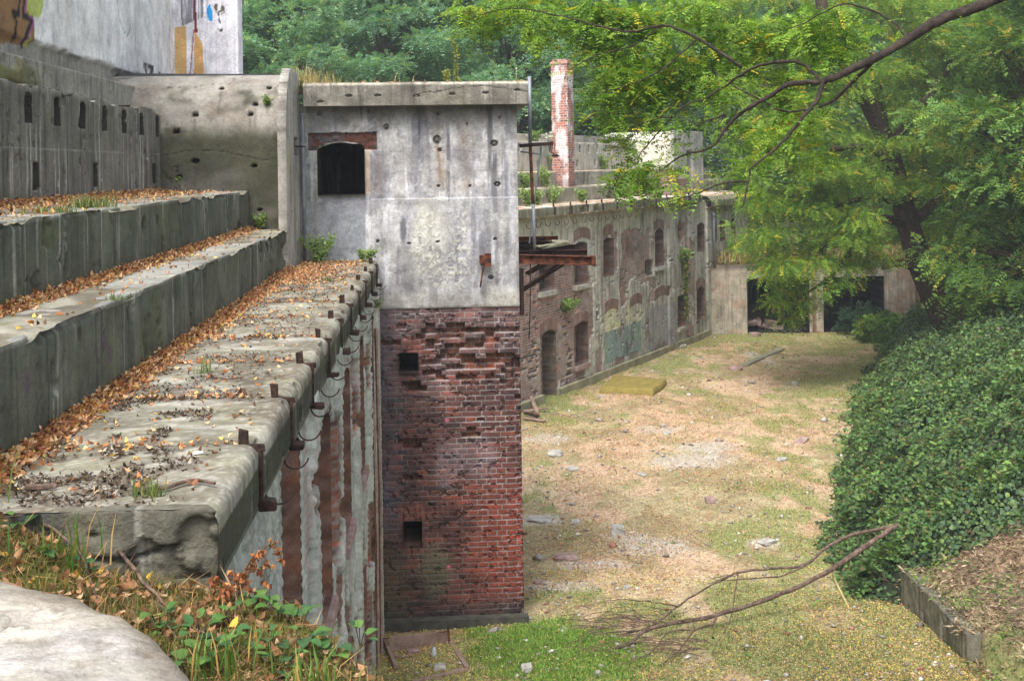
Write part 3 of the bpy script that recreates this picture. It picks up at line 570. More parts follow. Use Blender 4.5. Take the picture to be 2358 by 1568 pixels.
for (a, b_, a2, b2) in ((918, 812, 963, 857), (928, 1198, 972, 1253)):
    x0, z1 = pu(a, b_); x1, z0 = pu(a2, b2); k1 &= ~((Xg > x0) & (Xg < x1) & (Zg > z0) & (Zg < z1)); vents.append((x0, x1, z0, z1))
    c = mixc(c, ((np.abs(Xg-(x0+x1)/2) < .16) & (Zg > z1) & (Zg < z1+.2))*.5*(np.sin(Xg*90) > -.6), C(140, 84, 68))
keep = k1[:-1, :-1] & k1[1:, 1:] & k1[1:, :-1] & k1[:-1, 1:]
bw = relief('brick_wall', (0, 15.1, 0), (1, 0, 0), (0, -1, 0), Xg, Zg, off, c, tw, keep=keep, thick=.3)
for i, (x0, x1, z0, z1) in enumerate(vents):
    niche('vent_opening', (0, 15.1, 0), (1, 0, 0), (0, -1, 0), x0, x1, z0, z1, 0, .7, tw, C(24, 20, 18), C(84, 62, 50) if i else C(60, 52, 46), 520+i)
# plaster part
Xg, Zg = grid(-1.74, 1.0, 4.02, 6.62, .0085)
c = np.ones(Xg.shape+(3,))*C(192, 190, 188)
c = mixc(c, ss(.35, .65, fbm(Xg*1.8, Zg*1.8, 531))*.5, C(154, 148, 142)); c = mixc(c, ss(.45, .7, streak(Xg, Zg, 532, 7, .8))*.75, C(124, 124, 134)); c = mixc(c, ss(.55, .7, streak(Xg, Zg, 533, 12, 1.4))*.7, C(216, 216, 222))
c = mixc(c, ss(.66, .8, streak(Xg, Zg, 534, 9, .9)+.05*ss(5.2, 4.6, Zg)+.04)*.8, C(84, 84, 94)); c = mixc(c, ss(.5, .62, fbm(Xg*6, Zg*7, 5310))*.35, C(132, 128, 126)); c = mixc(c, ss(.58, .66, fbm(Xg*9, Zg*6, 5311))*.45, C(210, 208, 212))
lowp = ss(.004, 0, 5.41-Zg)*0+(Zg < 5.41+.008*(fbm(Xg*9, Xg*0, 535)-.5))*1.*(Xg > -.86)
c = mixc(c, lowp*ss(.4, .65, fbm(Xg*3+2, Zg*.8, 536)+.3*gauss(Xg, Zg, -.2, 4.9, .3, .7)-.08)*.5, C(206, 202, 182)); c = mixc(c, lowp*.3, C(190, 188, 190))
for (x_, w2, z0, z1, a) in ((.0, .025, 5.6, 6.4, .8), (.06, .05, 5.5, 6.0, .4), (.33, .06, 5.5, 6.45, .45), (.38, .03, 5.5, 5.9, .6), (-.75, .06, 5.45, 5.95, .5)):
    c = mixc(c, np.exp(-((Xg-x_-.015*np.sin(Zg*9))/w2)**2)*box01(Zg, z0, z1, .08)*a*(.5+fbm(Xg*30, Zg*4, 537)*.8), C(140, 112, 78))
for (u_, v_, ru, rz, a) in ((928, 530, .05, .22, .8), (1120, 560, .09, .3, .6), (1090, 520, .05, .3, .6), (940, 640, .1, .3, .5), (893, 405, .09, .1, .4), (885, 440, .08, .1, .4), (1060, 365, .12, .22, .3), (1170, 560, .05, .3, .5)):
    a_, b_ = pu(u_, v_); c = mixc(c, ss(.3, .8, gauss(Xg, Zg, a_, b_, ru, rz)+.3*(fbm(Xg*12, Zg*5, 538)-.5))*a, C(96, 94, 102))
c = mixc(c, ss(6.25, 6.55, Zg+.15*(fbm(Xg*5, Zg*4, 539)-.5))*.75, C(70, 66, 58)); c = mixc(c, ss(-.95, -1.5, Xg)*.4, C(134, 138, 128)); c = mixc(c, box01(Xg, -1.5, -.93, .006)*(Zg < 5.47)*.8, C(150, 154, 160))
c = mixc(c, ss(.5, .62, fbm(Xg*2.6+3, Zg*2.2, 5391))*.45, C(128, 126, 132)); c = mixc(c, ss(.6, .7, fbm(Xg*16, Zg*14, 5392))*.35, C(104, 100, 100)); c = mixc(c, ss(4.35, 4.1, Zg)*.35, C(150, 142, 124)); ck = cracks(Xg, Zg, 540, 1.6, .004)*(Zg > 5.35); c = mixc(c, ck*.5, C(110, 106, 104))
c = mixc(c, ((1-ss(0, .006, np.abs(Zg-6.0-.012*np.sin(Xg*9))))*(Xg > -.7)+(1-ss(0, .006, np.abs(Zg-5.745-.01*np.sin(Xg*14))))*(Xg > .3))*.55, C(112, 108, 106))
flake = ss(.5, .6, fbm(Xg*34, Zg*22, 541))*lowp*ss(.3, .9, gauss(Xg, Zg, -.2, 4.9, .2, .55)+gauss(Xg, Zg, .3, 4.8, .13, .7)+gauss(Xg, Zg, .05, 4.5, .2, .3))
off = .018*lowp+.005*(fbm(Xg*14, Zg*14, 542)-.5)+.006*flake-.004*ck-.012*box01(Xg, -1.5, -.93, .004)*(Zg < 5.47); c = mixc(c, flake*.4, C(226, 220, 200))
off = off-.016*(1-ss(4.02, 4.08, Zg+.05*fbm(Xg*9, Xg*0, 543)))
for (u_, v_, w2, h2) in ((1006, 322, .06, .07), (1138, 330, .06, .05), (889, 292, .04, .05), (1013, 345, .03, .03), (862, 338, .03, .02), (1010, 428, .025, .02), (1082, 428, .02, .02), (1145, 424, .05, .04), (870, 555, .025, .025), (942, 560, .03, .015), (1140, 550, .03, .02), (1008, 556, .03, .02), (735, 262, .03, .03), (850, 255, .02, .04), (1008, 262, .03, .03), (1150, 270, .02, .02), (1130, 638, .04, .03), (1075, 285, .015, .02)):
    a_, b_ = pu(u_, v_); g_ = gauss(Xg, Zg, a_, b_, w2, h2); off = off-.035*ss(.45, .6, g_); c = mixc(c, ss(.35, .6, g_)*.75, C(84, 78, 72)); off = off+.03*ss(.85, .93, g_)
# rusty lintel zone
x0, z1 = pu(712, 306); x1, z0 = pu(868, 345); li = (Xg > x0-.02) & (Xg < x1) & (Zg > z0-.0) & (Zg < z1+.02*(fbm(Xg*20, Xg*0, 545)-.5))
lic = np.ones(Xg.shape+(3,))*C(84, 78, 80); lic = mixc(lic, ss(.4, .6, fbm(Xg*14, Zg*14, 546)+.25*ss(-1.1, -.85, Xg)-.06), C(96, 60, 50)); lic = mixc(lic, ss(.55, .65, fbm(Xg*30, Zg*30, 547))*.6, C(48, 42, 42))
c = np.where(li[..., None], lic, c); off = np.where(li, -.03+.03*(fbm(Xg*22, Zg*22, 548)-.5), off)
wx0, wz0 = pu(733, 450); wx1, _ = pu(840, 450); _, wz1 = pu(733, 345); wzt = pu(785, 328)[1]; wc = (wx0+wx1)/2; ww = (wx1-wx0)/2
r = np.abs(Xg-wc)/ww; ins = (r < 1) & (Zg > wz0) & (Zg < wz1+(wzt-wz1)*np.sqrt(np.clip(1-r**3, 0, 1)))
keep = ~ins; keep = keep[:-1, :-1] & keep[1:, 1:] & keep[1:, :-1] & keep[:-1, 1:]
c = mixc(c, ((np.abs(Xg-wx1-.03) < .04) & (Zg > wz0) & (Zg < wz1))*.6, C(192, 170, 146))
relief('plaster_wall', (0, 15.1, 0), (1, 0, 0), (0, -1, 0), Xg, Zg, off, c, tw, keep=keep, thick=.3)
niche('window', (0, 15.1, 0), (1, 0, 0), (0, -1, 0), wx0-.004, wx1+.004, wz0, wz1, wzt-wz1, 1.9, tw, C(26, 22, 20), C(52, 46, 40), 560, brick=False)  # interior coloured near black, painting the shade of the unlit room
# cornice slab with rounded top
Xg, A_ = grid(-1.66, 1.135, 0, .29, .0085); zt = 6.868
rr = .05; Zc = zt-np.where(A_ > .24, .29-A_, .29-A_); Zc = 6.578+A_; yo = np.where(Zc > zt-rr, rr-np.sqrt(np.clip(rr*rr-(Zc-zt+rr)**2, 0, None)), 0)
c = concrete(Xg, Zc, 571, C(140, 134, 124), .5, .3, .9); c = mixc(c, ss(zt-.05, zt-.02, Zc)*.7, C(206, 198, 178)); ck = 1-ss(0, .006, np.abs(Zc-6.74-.07*np.sin(Xg*3.1)-.08*(fbm(Xg*5, Xg*0, 572)-.5)))*1.
ck = ck*(Xg > -.3); c = mixc(c, ck*.9, cblk); hole = np.zeros_like(Xg); c = mixc(c, ss(.45, .6, fbm(Xg*5, Zc*9, 574))*.5, C(98, 94, 84)); c = mixc(c, ss(.55, .7, streak(Xg, Zc, 5741, 16, 2))*.5, C(74, 70, 64))
for (x_, z_) in ((-.74, 6.70), (-.26, 6.69), (.18, 6.71), (.6, 6.72), (1.0, 6.75), (-1.45, 6.63), (-1.1, 6.7)): hole = np.maximum(hole, ss(.4, .6, gauss(Xg, Zc, x_, z_, .05, .02)))
c = mixc(c, hole*.7, C(60, 54, 42)); relief('cornice', (0, 14.88, 0), (1, 0, 0), (0, -1, 0), Xg, Zc, -yo+.006*(fbm(Xg*12, Zc*12, 573)-.5)-.02*hole-.01*ck, c, tw, thick=.0)
b = MB(); b.box((-.2625, 16.34, 6.72), (2.79, 2.88, .286)); b.build('roof_slab', mat('slab_concrete', C(120, 114, 104), c2=C(150, 144, 130)), tw)
b = MB(); b.box((-.37, 16.6, 3.3), (2.7, 2.3, 6.5)); b.build('rear_walls', mat('rear_plaster', C(160, 156, 150), c2=C(130, 126, 120)), tw) if False else None
Yg, Zg = grid(15.1, 18.4, 0, 6.58, .03); c = concrete(Yg, Zg, 575, C(176, 172, 168), .4, .1); jt, r1, r2, _, _ = bricks(Yg, Zg, seed=576); cb = brickcol(jt, r1, r2, C(140, 84, 70), C(100, 64, 58), C(170, 84, 54), C(150, 140, 130)); c = np.where((Zg < 4.02)[..., None], cb, c)
relief('side_wall', (1.0, 0, 0), (0, 1, 0), (1, 0, 0), Yg, Zg, .01*(fbm(Yg*6, Zg*6, 577)-.5), c, tw, thick=0)
b = MB(); b.box((-.37, 18.5, 3.3), (2.74, .2, 6.55)); b.build('rear_wall', M_CONC, tw)
b = MB(); b.box((.1, 15.02, .03), (1.9, .14, .2), jit=.01); b.build('footing', mat('footing_concrete', C(60, 58, 52), c2=C(86, 84, 74)), tw)
b = MB(); q = YP(1118, 600, 15.0); b.box((q.x+.03, 14.97, q.z+.01), (.08, .05, .17)); b.box((q.x-.03, 15.02, q.z+.02), (.09, .1, .1)); b.tube([(q.x-.03, 14.97, q.z-.07), (q.x-.07, 15.02, q.z-.33)], .011, 5); b.build('steel_stub', M_RUST, tw)
# ------------------------------------------------------------------ rusty cantilever platform on the tower's side
pf = empty('steel_platform', (1.0, 15.4, 4.5), 'rusty cantilevered steel beams sticking out from the right side of the tower', 'platform')
def ibeam(p0, p1, hgt, wid, name='beam', m=M_RUST, par=pf, th=.012):
    p0 = Vector(p0); p1 = Vector(p1); d = (p1-p0); L = d.length; U = d.normalized(); N = Vector((-U.y, U.x, 0)).normalized(); cc = (p0+p1)/2; b = MB()
    b.box(cc, (L, wid*.14, hgt-.004), U, N); W = U.cross(N)
    b.box(cc+W*(hgt/2), (L, wid, th), U, N); b.box(cc-W*(hgt/2), (L, wid, th), U, N); return b.build(name, m, par, bevel=.003)
a = YP(1200, 606, 15.2); e_ = YP(1372, 613, 15.2)
bm0 = ibeam(YP(1195, 596, 15.2), YP(1368, 600, 15.2), .105, .09)
b = MB(); q = YP(1366, 600, 15.2); b.box((q.x+.0, 15.2, q.z), (.05, .16, .13)); b.build('end_plate', M_RUST, bm0, bevel=.004)
for (u_, v_, Yb) in ((1352, 584, 15.65), (1325, 572, 16.1), (1302, 563, 16.6), (1285, 552, 17.1)):
    q = YP(u_, v_, Yb); ibeam((1.0, Yb, q.z+.0), (q.x, Yb, q.z), .10, .08, m=M_RUSTD if Yb < 17 else M_RUST)
for (p_, q_, Yb) in (((1198, 668), (1290, 606), 15.25), ((1210, 630), (1248, 606), 16.0)):
    b = MB(); b.tube([YP(*p_, Yb), YP(*q_, Yb)], .02, 4); b.tube([YP(p_[0]+6, p_[1]+2, Yb+.05), YP(q_[0]+10, q_[1]+2, Yb+.05)], .016, 4); b.build('strut', M_RUSTD, pf)
b = MB(); q = YP(1205, 640, 15.16); b.tube([YP(1221, 570, 15.2), YP(1221, 700, 15.2), YP(1218, 780, 15.2)], .008, 5); b.tube([(1.03, 15.13, 4.5), (1.03, 15.13, 3.9)], .03, 4); b.build('vertical_rod', M_RUSTD, pf)
db = empty('broken_board', YP(1275, 572, 15.6), 'weathered mossy broken board lying across the rusty steel beams', 'board')
b = MB(); c0 = YP(1273, 571, 15.65)+Vector((0, 0, .045))
b.box(c0, (.36, .17, .03), (1, .3, .12), (-.3, 1, 0), jit=.015); b.box(c0+Vector((.1, .12, .03)), (.26, .16, .025), (1, .2, -.05), (-.2, 1, 0), jit=.015); b.box(c0+Vector((-.15, -.1, -.01)), (.22, .12, .025), (1, .7, .1), (-.7, 1, 0), jit=.015)
b.build('board', M_OLDW, db, bevel=.004)
# ------------------------------------------------------------------ utility pole
up_ = empty('utility_pole', YP(1230, 575, 15.5), 'thin grey steel pole with a rusty crossarm and insulators beside the tower corner', 'pole')
b = MB(); b.tube([YP(1219, 176, 15.5), YP(1221, 330, 15.5)], .024, 10); b.build('pole', M_GALV, up_, smooth=True)
b = MB(); b.tube([YP(1221, 330, 15.5), YP(1226, 450, 15.5), YP(1228, 470, 15.5)], .022, 10); b.build('lower_pole', M_RUST, up_, smooth=True)
b = MB(); b.tube([YP(1228, 470, 15.5), YP(1231, 575, 15.5)], .022, 10); b.build('pole_base', M_GALV, up_, smooth=True)
ca = MB(); ca.box((YP(1196, 336, 15.47)+YP(1274, 330, 15.47))/2, ((YP(1274, 330, 15.47)-YP(1196, 336, 15.47)).length, .05, .045), YP(1274, 330, 15.47)-YP(1196, 336, 15.47), (0, 1, 0)); cao = ca.build('crossarm', M_RUSTD, up_, bevel=.003)
b = MB(); b.tube([YP(1247, 338, 15.55), YP(1244, 360, 15.55), YP(1228, 480, 15.55), YP(1219, 560, 15.55)], .011, 6); b.tube([YP(1198, 349, 15.55), YP(1244, 355, 15.55)], .011, 6); b.build('stay_brace', M_GALV, up_)
for (u_, v_, r) in ((1269, 312, .032), (1258, 315, .022)):
    b = MB(); q = YP(u_, v_, 15.5)
    b.tube([q+Vector((0, 0, .05)), q+Vector((0, 0, .045)), q+Vector((0, 0, .02)), q+Vector((0, 0, .015)), q+Vector((0, 0, -.015)), q+Vector((0, 0, -.03))], [.3*r, r*.8, r*.9, r*.6, r*1.25, r*1.3], 12); io = b.build('insulator', M_CERAM, cao, smooth=True)
for k in range(4):
    b = MB(); q = YP(1262+k*4.5, 322, 15.5); q2 = YP(1266+k*4, 350+k, 15.52); b.tube([q, q2], .004, 4); b.build('tie_rod', M_RUSTD, cao)
b = MB(); q = YP(1279, 358, 15.5); b.tube([q+Vector((0, 0, .02)), q, q-Vector((0, 0, .012)), q-Vector((0, 0, .02))], [.02, .05, .055, .02], 12); b.tube([q, YP(1268, 350, 15.5)], .008, 5); b.build('lower_insulator', M_RUSTD, cao, smooth=True)
#@@FAR
# ------------------------------------------------------------------ far ruin along the courtyard
fb = empty('ruined_barracks', tuple(FO), 'long two-storey brick and plaster ruin with blind arched windows along the courtyard', 'building')
u, z = grid(-4.5, 17, 0, 4.56, .022)
jt, r1, r2, bx_, bz_ = bricks(u, z, seed=600)
c = brickcol(jt, r1, r2, C(140, 108, 100), C(104, 88, 84), C(150, 98, 80), C(168, 162, 156))
c = mixc(c, ss(.45, .65, fbm(u*1.4, z*1.4, 601))*.55, C(164, 154, 146)); off = -.006*jt-.035*((r1 > .9) & (fbm(u*1.2, z*1.5, 602) > .5))
blk = (r1 > .62)*(gauss(u, z, -.6, 1.1, .6, .5)+gauss(u, z, 1.3, 1.9, .35, .5)+gauss(u, z, 1.55, .7, .2, .4) > .4); c = mixc(c, blk*.8*(1-jt), C(48, 44, 40)); off = off-.03*blk
pf_ = fbm(u*1.5, z*.5, 603)+.45*ss(3.85, 4.0, z+.14*(fbm(u*5, z*5, 604)-.5))+.12*ss(8.3, 8.9, u)+.05*ss(5, 7, u)-.2*ss(3.4, 2.2, u)*ss(3.8, 3.6, z)
pf_ = pf_+.25*np.exp(-((u-3.55)/.12)**2)*ss(3.0, 3.4, z)+.15*np.exp(-((u-5.0)/.25)**2)*ss(2.9, 3.3, z)+.28*ss(7.1, 7.3, u)*ss(9.4, 9.0, u)*ss(2.2, 2.8, z)-.25*box01(u, 5.2, 7.0, .2)*box01(z, 2.2, 3.6, .2)-.3*box01(u, 10.3, 11.1, .15)*ss(3.5, 3.1, z)
pf_ = pf_+.9*box01(u, 3.8, 6.35, .05)*box01(z, .42, 1.75, .06)*ss(.28, .36, fbm(u*3, z*3, 605))+.5*box01(u, 6.75, 9.35, .08)*box01(z, .2, 1.62, .1)+.3*box01(u, 5.35, 6.1, .1)*box01(z, 1.6, 2.5, .1)
pm = ss(.475, .495, pf_+.05*(fbm(u*12, z*8, 606)-.5))
pc = concrete(u, z, 607, C(196, 194, 184), .42, .12); pc = mixc(pc, ss(.5, .7, streak(u, z, 608, 9, .7))*.45, C(142, 136, 130)); pc = mixc(pc, ss(3.95, 4.1, z)*.5, C(184, 180, 156))
pc = mixc(pc, box01(u, 3.75, 6.4, .05)*box01(z, 1.2, 1.9, .05)*ss(.35, .6, fbm(u*2.2+1, z*2, 609))*.6, C(210, 208, 164)); pc = mixc(pc, box01(u, 3.75, 6.4, .05)*box01(z, .35, 1.22, .012)*.9, C(132, 152, 144)); pc = mixc(pc, box01(u, 3.75, 6.4, .05)*box01(z, .35, 1.22, .02)*ss(.5, .6, fbm(u*3, z*2, 610))*.5, C(128, 146, 158))
pc = mixc(pc, box01(u, 6.7, 9.4, .08)*(z < 1.5)*.75, C(146, 146, 150)); pc = mixc(pc, ss(.62, .75, streak(u, z, 611, 8, 1))*.5, C(120, 84, 68))
c = mixc(c, pm, pc); off = off+.03*pm+.01*(fbm(u*10, z*10, 612)-.5)
c = mixc(c, ss(.6, .7, fbm(u*2.3, z*1.8, 613))*.4*(u > 5), C(70, 62, 56)); c = mixc(c, ss(.3, .06, z)*.35, C(112, 112, 84)); c = mixc(c, gauss(u, z, 8.0, .2, .5, .2)*.7, C(110, 84, 60))
pil = np.zeros_like(u)
for s_ in (8.85, 10.75, 12.5): pil = np.maximum(pil, ss(.28, .24, np.abs(u-s_))); 
off = off+.07*pil*(z < 4.3)
op = [('door', -.07, .71, -.02, 1.62, .1), ('window', 1.87, 2.64, .59, 1.6, .1), ('window', -.14, .68, 2.71, 3.72, .08), ('window', 1.88, 2.66, 2.68, 3.72, .06), ('window', 3.75, 4.45, 2.74, 3.74, .03), ('window', 7.6, 8.3, 2.7, 3.72, .12), ('window', 11.4, 12.1, 2.9, 3.74, .08), ('window', 12.93, 13.38, 3.12, 3.74, .08), ('window', 13.75, 14.25, 3.1, 3.74, .08), ('window', 9.48, 10.15, .62, 1.6, .02), ('window', 11.28, 12.05, .64, 1.6, .12), ('window', 15.0, 15.5, 3.1, 3.74, .08), ('window', -2.0, -1.3, 2.7, 3.74, .08)]
k1 = np.ones_like(u, bool)
for (nm, a, b_, z0, z1, ar) in op:
    r = np.abs(u-(a+b_)/2)/((b_-a)/2); k1 &= ~((r < 1) & (z > z0) & (z < z1+ar*(1-r*r)))
for (a, b_, z0, z1, dd) in ((3.22, 3.5, 1.6, 2.02, .14), (6.85, 7.45, 2.46, 2.93, .1), (9.65, 9.82, 4.28, 4.42, .2), (10.0, 10.17, 4.28, 4.42, .2), (1.35, 1.48, .1, .35, .15), (1.9, 2.0, 2.3, 2.42, .1), (.55, .66, 4.0, 4.15, .1), (2.7, 2.8, 2.3, 2.4, .1)):
    hm = (u > a) & (u < b_) & (z > z0) & (z < z1); hm = hm & (fbm(u*9, z*9, 620) > .3); off = np.where(hm, -dd, off); c = mixc(c, hm*.8, C(52, 42, 38))
rg = ss(.45, .6, gauss(u, z, 9.85, 3.6, .33, .5)+.25*(fbm(u*5, z*5, 621)-.5)); off = off-.3*rg; c = mixc(c, rg*.7, C(66, 48, 40))
for (a, b_, zc, infill) in ((3.75, 4.7, 1.72, 1), (5.55, 6.5, 1.68, 1), (7.5, 8.7, 1.7, 1), (-.15, .85, 1.62, 0), (1.8, 2.75, 1.6, 0), (1.85, 2.9, 3.78, 0), (3.75, 4.5, 3.77, 0), (7.5, 8.4, 3.74, 0), (11.2, 12.15, 1.6, 0)):
    t = (u-(a+b_)/2)/((b_-a)/2); lo_ = zc+.1*(1-t*t); ar = (np.abs(t) < 1) & (z > lo_) & (z < lo_+.3) & k1
    ac = C(124, 98, 90)*np.ones(u.shape+(3,))*(.8+.4*_h(np.floor(u/.07).astype(np.int64), u.astype(np.int64)*0, 9))[..., None]; ac = mixc(ac, (np.abs(u/.07-np.floor(u/.07)-.5) > .4)*.4, C(160, 140, 124)); ac = mixc(ac, ss(.5, .7, fbm(u*5, z*5, 622))*.5, C(150, 140, 132))
    c = np.where(ar[..., None], ac, c); off = np.where(ar, .02+.02*infill, off)
keep = k1[:-1, :-1] & k1[1:, 1:] & k1[1:, :-1] & k1[:-1, 1:]
relief('facade', FO, FU, FN, u, z, off, c, fb, keep=keep, thick=.3)
def fp(s, o, z_): return Vector(tuple(FO+FU*s+FN*o))+Vector((0, 0, z_))
for i, (nm, a, b_, z0, z1, ar) in enumerate(op):
    bk = [C(34, 30, 28), C(76, 60, 54), C(58, 52, 47), C(84, 80, 73), C(72, 58, 51), C(56, 56, 52), C(50, 43, 39)][i % 7]  # back walls coloured darker, recess shading painted in
    wn = niche(nm, FO, FU, FN, a-.01, b_+.01, z0, z1, ar, 1.1 if nm == 'door' else .26, fb, bk, C(104, 84, 75) if nm != 'door' else C(96, 86, 76), 640+i*3, brick=i not in (3, 5))
    if nm == 'window' and i in (1, 2, 3, 5, 9):
        s_ = MB(); s_.box(fp((a+b_)/2, .02, z0-.07), (b_-a+.08, .16, .12), FU, FN, jit=.012); s_.build('window_sill', M_STONER if i == 1 else M_STONE, wn, bevel=.01)
# plinth
for (a, b_) in ((-4.5, -.08), (.72, 12.4)):
    b = MB(); b.box(fp((a+b_)/2, .05, .07), (b_-a, .12, .26), FU, FN); b.build('plinth', mat('plinth_concrete', C(126, 122, 100), c2=C(156, 150, 126), vscale=8), fb, bevel=.01)
b = MB(); b.box(fp(.95, .02, .1), (.42, .2, .24), FU, FN)
# cornice ledge
def sweep(name, prof, s0, s1, seed, base, moss=.35, ragged=0., top_leaf=True, par=fb):
    prof = np.array(prof, float); pts = [prof[0]]
    for a, b_ in zip(prof[:-1], prof[1:]):
        k = max(1, int(np.hypot(*(b_-a))/.04)); pts += [a+(b_-a)*i/k for i in range(1, k+1)]
    pts = np.array(pts); ss_ = np.arange(s0, s1, .05); S, O_ = np.meshgrid(ss_, pts[:, 0]); _, Zp = np.meshgrid(ss_, pts[:, 1])
    arc = np.concatenate([[0], np.cumsum(np.hypot(*np.diff(pts, axis=0).T))]); _, A_ = np.meshgrid(ss_, arc)
    O2 = O_+.02*(fbm(S*5, A_*5, seed)-.5)-ragged*ss(.58, .7, fbm(S*2.2, A_*2, seed+1)); P = FO+S[..., None]*FU+O2[..., None]*FN+(Zp+.02*(fbm(S*4, A_*4, seed+2)-.5))[..., None]*np.array([0, 0, 1.])
    c = concrete(S, Zp, seed+3, base, .5, moss)
    flat = np.zeros(len(pts), bool); flat[1:] = np.abs(np.diff(pts[:, 1])) < .01; fl = np.repeat(flat[:, None], len(ss_), 1)
    lc = np.ones(S.shape+(3,))*C(206, 198, 184); lc = mixc(lc, ss(.42, .6, fbm(S*4, O_*6, seed+4)), C(168, 124, 96)); lc = mixc(lc, ss(.55, .7, fbm(S*3, O_*4, seed+5))*.7, C(112, 110, 70))
    c = np.where(fl[..., None], lc, c)
    return surf(name, P, c, M_WALL, par)
sweep('cornice', [(-.03, 4.54), (.22, 4.54), (.22, 4.78), (-.9, 4.80)], -4.5, 11.5, 700, C(128, 126, 106), .45, .10)
sweep('cornice', [(-.03, 4.3), (.25, 4.32), (.25, 4.55), (.1, 4.7), (-.9, 4.78)], 12.2, 17, 710, C(134, 130, 108), .4, .1)
sweep('middle_ledge', [(-.9, 4.7), (-.9, 5.2), (-1.4, 5.22)], -4.5, 17, 720, C(150, 148, 134), .25, .03)
sweep('upper_ledge', [(-1.36, 5.1), (-1.36, 5.62), (-2.4, 5.64)], -4.5, 17, 730, C(150, 148, 136), .25, .03)
u, z = grid(-4.5, 17, 5.5, 6.5, .022)
c = concrete(u, z, 740, C(182, 180, 170), .35, .12); off = .01*(fbm(u*5, z*5, 741)-.5); dk = np.zeros_like(u)
for k in range(-14, 12):
    s_ = 10.12+.67*k; m_ = (np.abs(u-s_) < .075) & (z > 6.2) & (z < 6.42); dk = np.maximum(dk, m_)
    if k % 2 == 0: m2 = (np.abs(u-s_+.2) < .06) & (z > 5.75) & (z < 5.95); dk = np.maximum(dk, m2)
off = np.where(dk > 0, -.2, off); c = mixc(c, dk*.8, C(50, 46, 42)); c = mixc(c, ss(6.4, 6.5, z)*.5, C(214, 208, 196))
relief('loophole_wall', FO-FN*2.35, FU, FN, u, z, off, c, fb, thick=.3)
sweep('setback_wall', [(-2.6, 6.46), (-2.75, 6.48), (-2.8, 6.74), (-3.4, 6.76)], -4.5, 12.5, 750, C(168, 162, 150), .15, .06)
# barrel and fin at the far end
prof = [(12.05, z_) for z_ in np.arange(5.2, 6.4, .03)]+[(12.05+.4*(1-math.cos(a)), 6.4+.5*math.sin(a)) for a in np.linspace(.05, math.pi/2, 14)]+[(s_, 6.92) for s_ in np.arange(12.5, 15, .1)]
prof = np.array(prof); oo = np.arange(-3.6, -.95, .03); OO, SS = np.meshgrid(oo, prof[:, 0]); _, ZZ = np.meshgrid(oo, prof[:, 1])
c = concrete(OO, ZZ, 760, C(222, 216, 200), .2, .08, .4); c = mixc(c, ss(5.75, 5.55, ZZ)*.8, C(96, 90, 72))
P = FO+SS[..., None]*FU+OO[..., None]*FN+ZZ[..., None]*np.array([0, 0, 1.]); surf('vault', P, c, M_WALL, fb)
u, z = grid(11.9, 14.9, 4.8, 6.93, .025); c = concrete(u, z, 765, C(186, 184, 178), .35, .1, 1.2); sl_ = box01(u, 13.15, 13.75, .02)*box01(z, 5.2, 6.25, .02); c = mixc(c, sl_*.7, C(122, 124, 132)); c = mixc(c, sl_*(z > 6.05), C(40, 38, 36))
relief('end_fin', FO-FN*.93, FU, FN, u, z, -.1*sl_+.008*(fbm(u*6, z*6, 766)-.5), c, fb, thick=.12)
# hooks and brackets on the far cornice
for k in range(12):
    s_ = .35+.98*k; b = MB(); b.box(fp(s_, .2, 4.80), (.05, .03, .14), FU, FN, jit=.008); b.box(fp(s_, .24, 4.68), (.04, .03, .2), FU, FN, jit=.005); b.build('steel_bracket', M_RUSTD, fb)
for k in range(13):
    s_ = -.9+.52*k; pts = [fp(s_+.13*math.cos(a), .14+.02*math.sin(a), 4.40-.1*math.sin(a)) for a in np.linspace(0, math.pi, 9)]; MB().tube(pts, .008, 5).build('cable_hook', M_RUSTD, fb)
b = MB(); b.tube([fp(12.6, .2, 2.3), fp(12.6, .2, 4.0), fp(12.6, .16, 4.15)], .05, 10); b.tube([fp(12.6, .2, 4.0), fp(12.6, .2, 4.08)], .065, 10); b.tube([fp(12.6, .2, 3.7), fp(12.6, .2, 3.73)], .058, 10); b.build('drainpipe', M_GALV, fb, smooth=True)
# low brick box on the far ledge
lb = empty('brick_box', fp(10.9, -.45, 4.8), 'low reddish brick box standing on the far ledge in front of the shelter', 'brick box')
u, z = grid(9.9, 11.6, 4.78, 5.32, .022); jt, r1, r2, _, _ = bricks(u, z, seed=770); c = brickcol(jt, r1, r2, C(140, 108, 98), C(104, 84, 78), C(150, 90, 72), C(160, 150, 140)); relief('front', FO-FN*.25, FU, FN, u, z, -.005*jt, c, lb, thick=.45)
# ------------------------------------------------------------------ chimney
ch = empty('chimney', fp(3.9, -1.1, 5.2), 'tall square brick chimney with white limewash stains rising from the far terraces', 'chimney')
def bface(name, O, U, N, w_, z0, z1, seed, white, par):
    u, z = grid(0, w_, z0, z1, .012); jt, r1, r2, _, _ = bricks(u, z, L=.22, h=.068, seed=seed); c = brickcol(jt, r1, r2, C(158, 106, 92), C(118, 80, 74), C(176, 104, 78), C(196, 186, 178)); c = mixc(c, ss(.44, .62, fbm(u*5, z*2.6, seed+1)+white-.02)*.8, C(212, 208, 208))
    c = mixc(c, ss(5.5, 5.2, z)*.5, C(90, 84, 84)); return relief(name, O, U, N, u, z, -.006*jt+.004*(r1-.5), c, par, thick=.02)
cw, cd = .40, .50; c0 = np.array(fp(3.72, -.98, 0)); zt_ = YP(1300, 141, c0[1]).z
bface('front_face', c0, FU, FN, cw, 4.8, zt_-.06, 780, -.08, ch); bface('side_face', c0-FN*cd, FN, -FU, cd, 4.8, zt_-.06, 784, .0, ch)
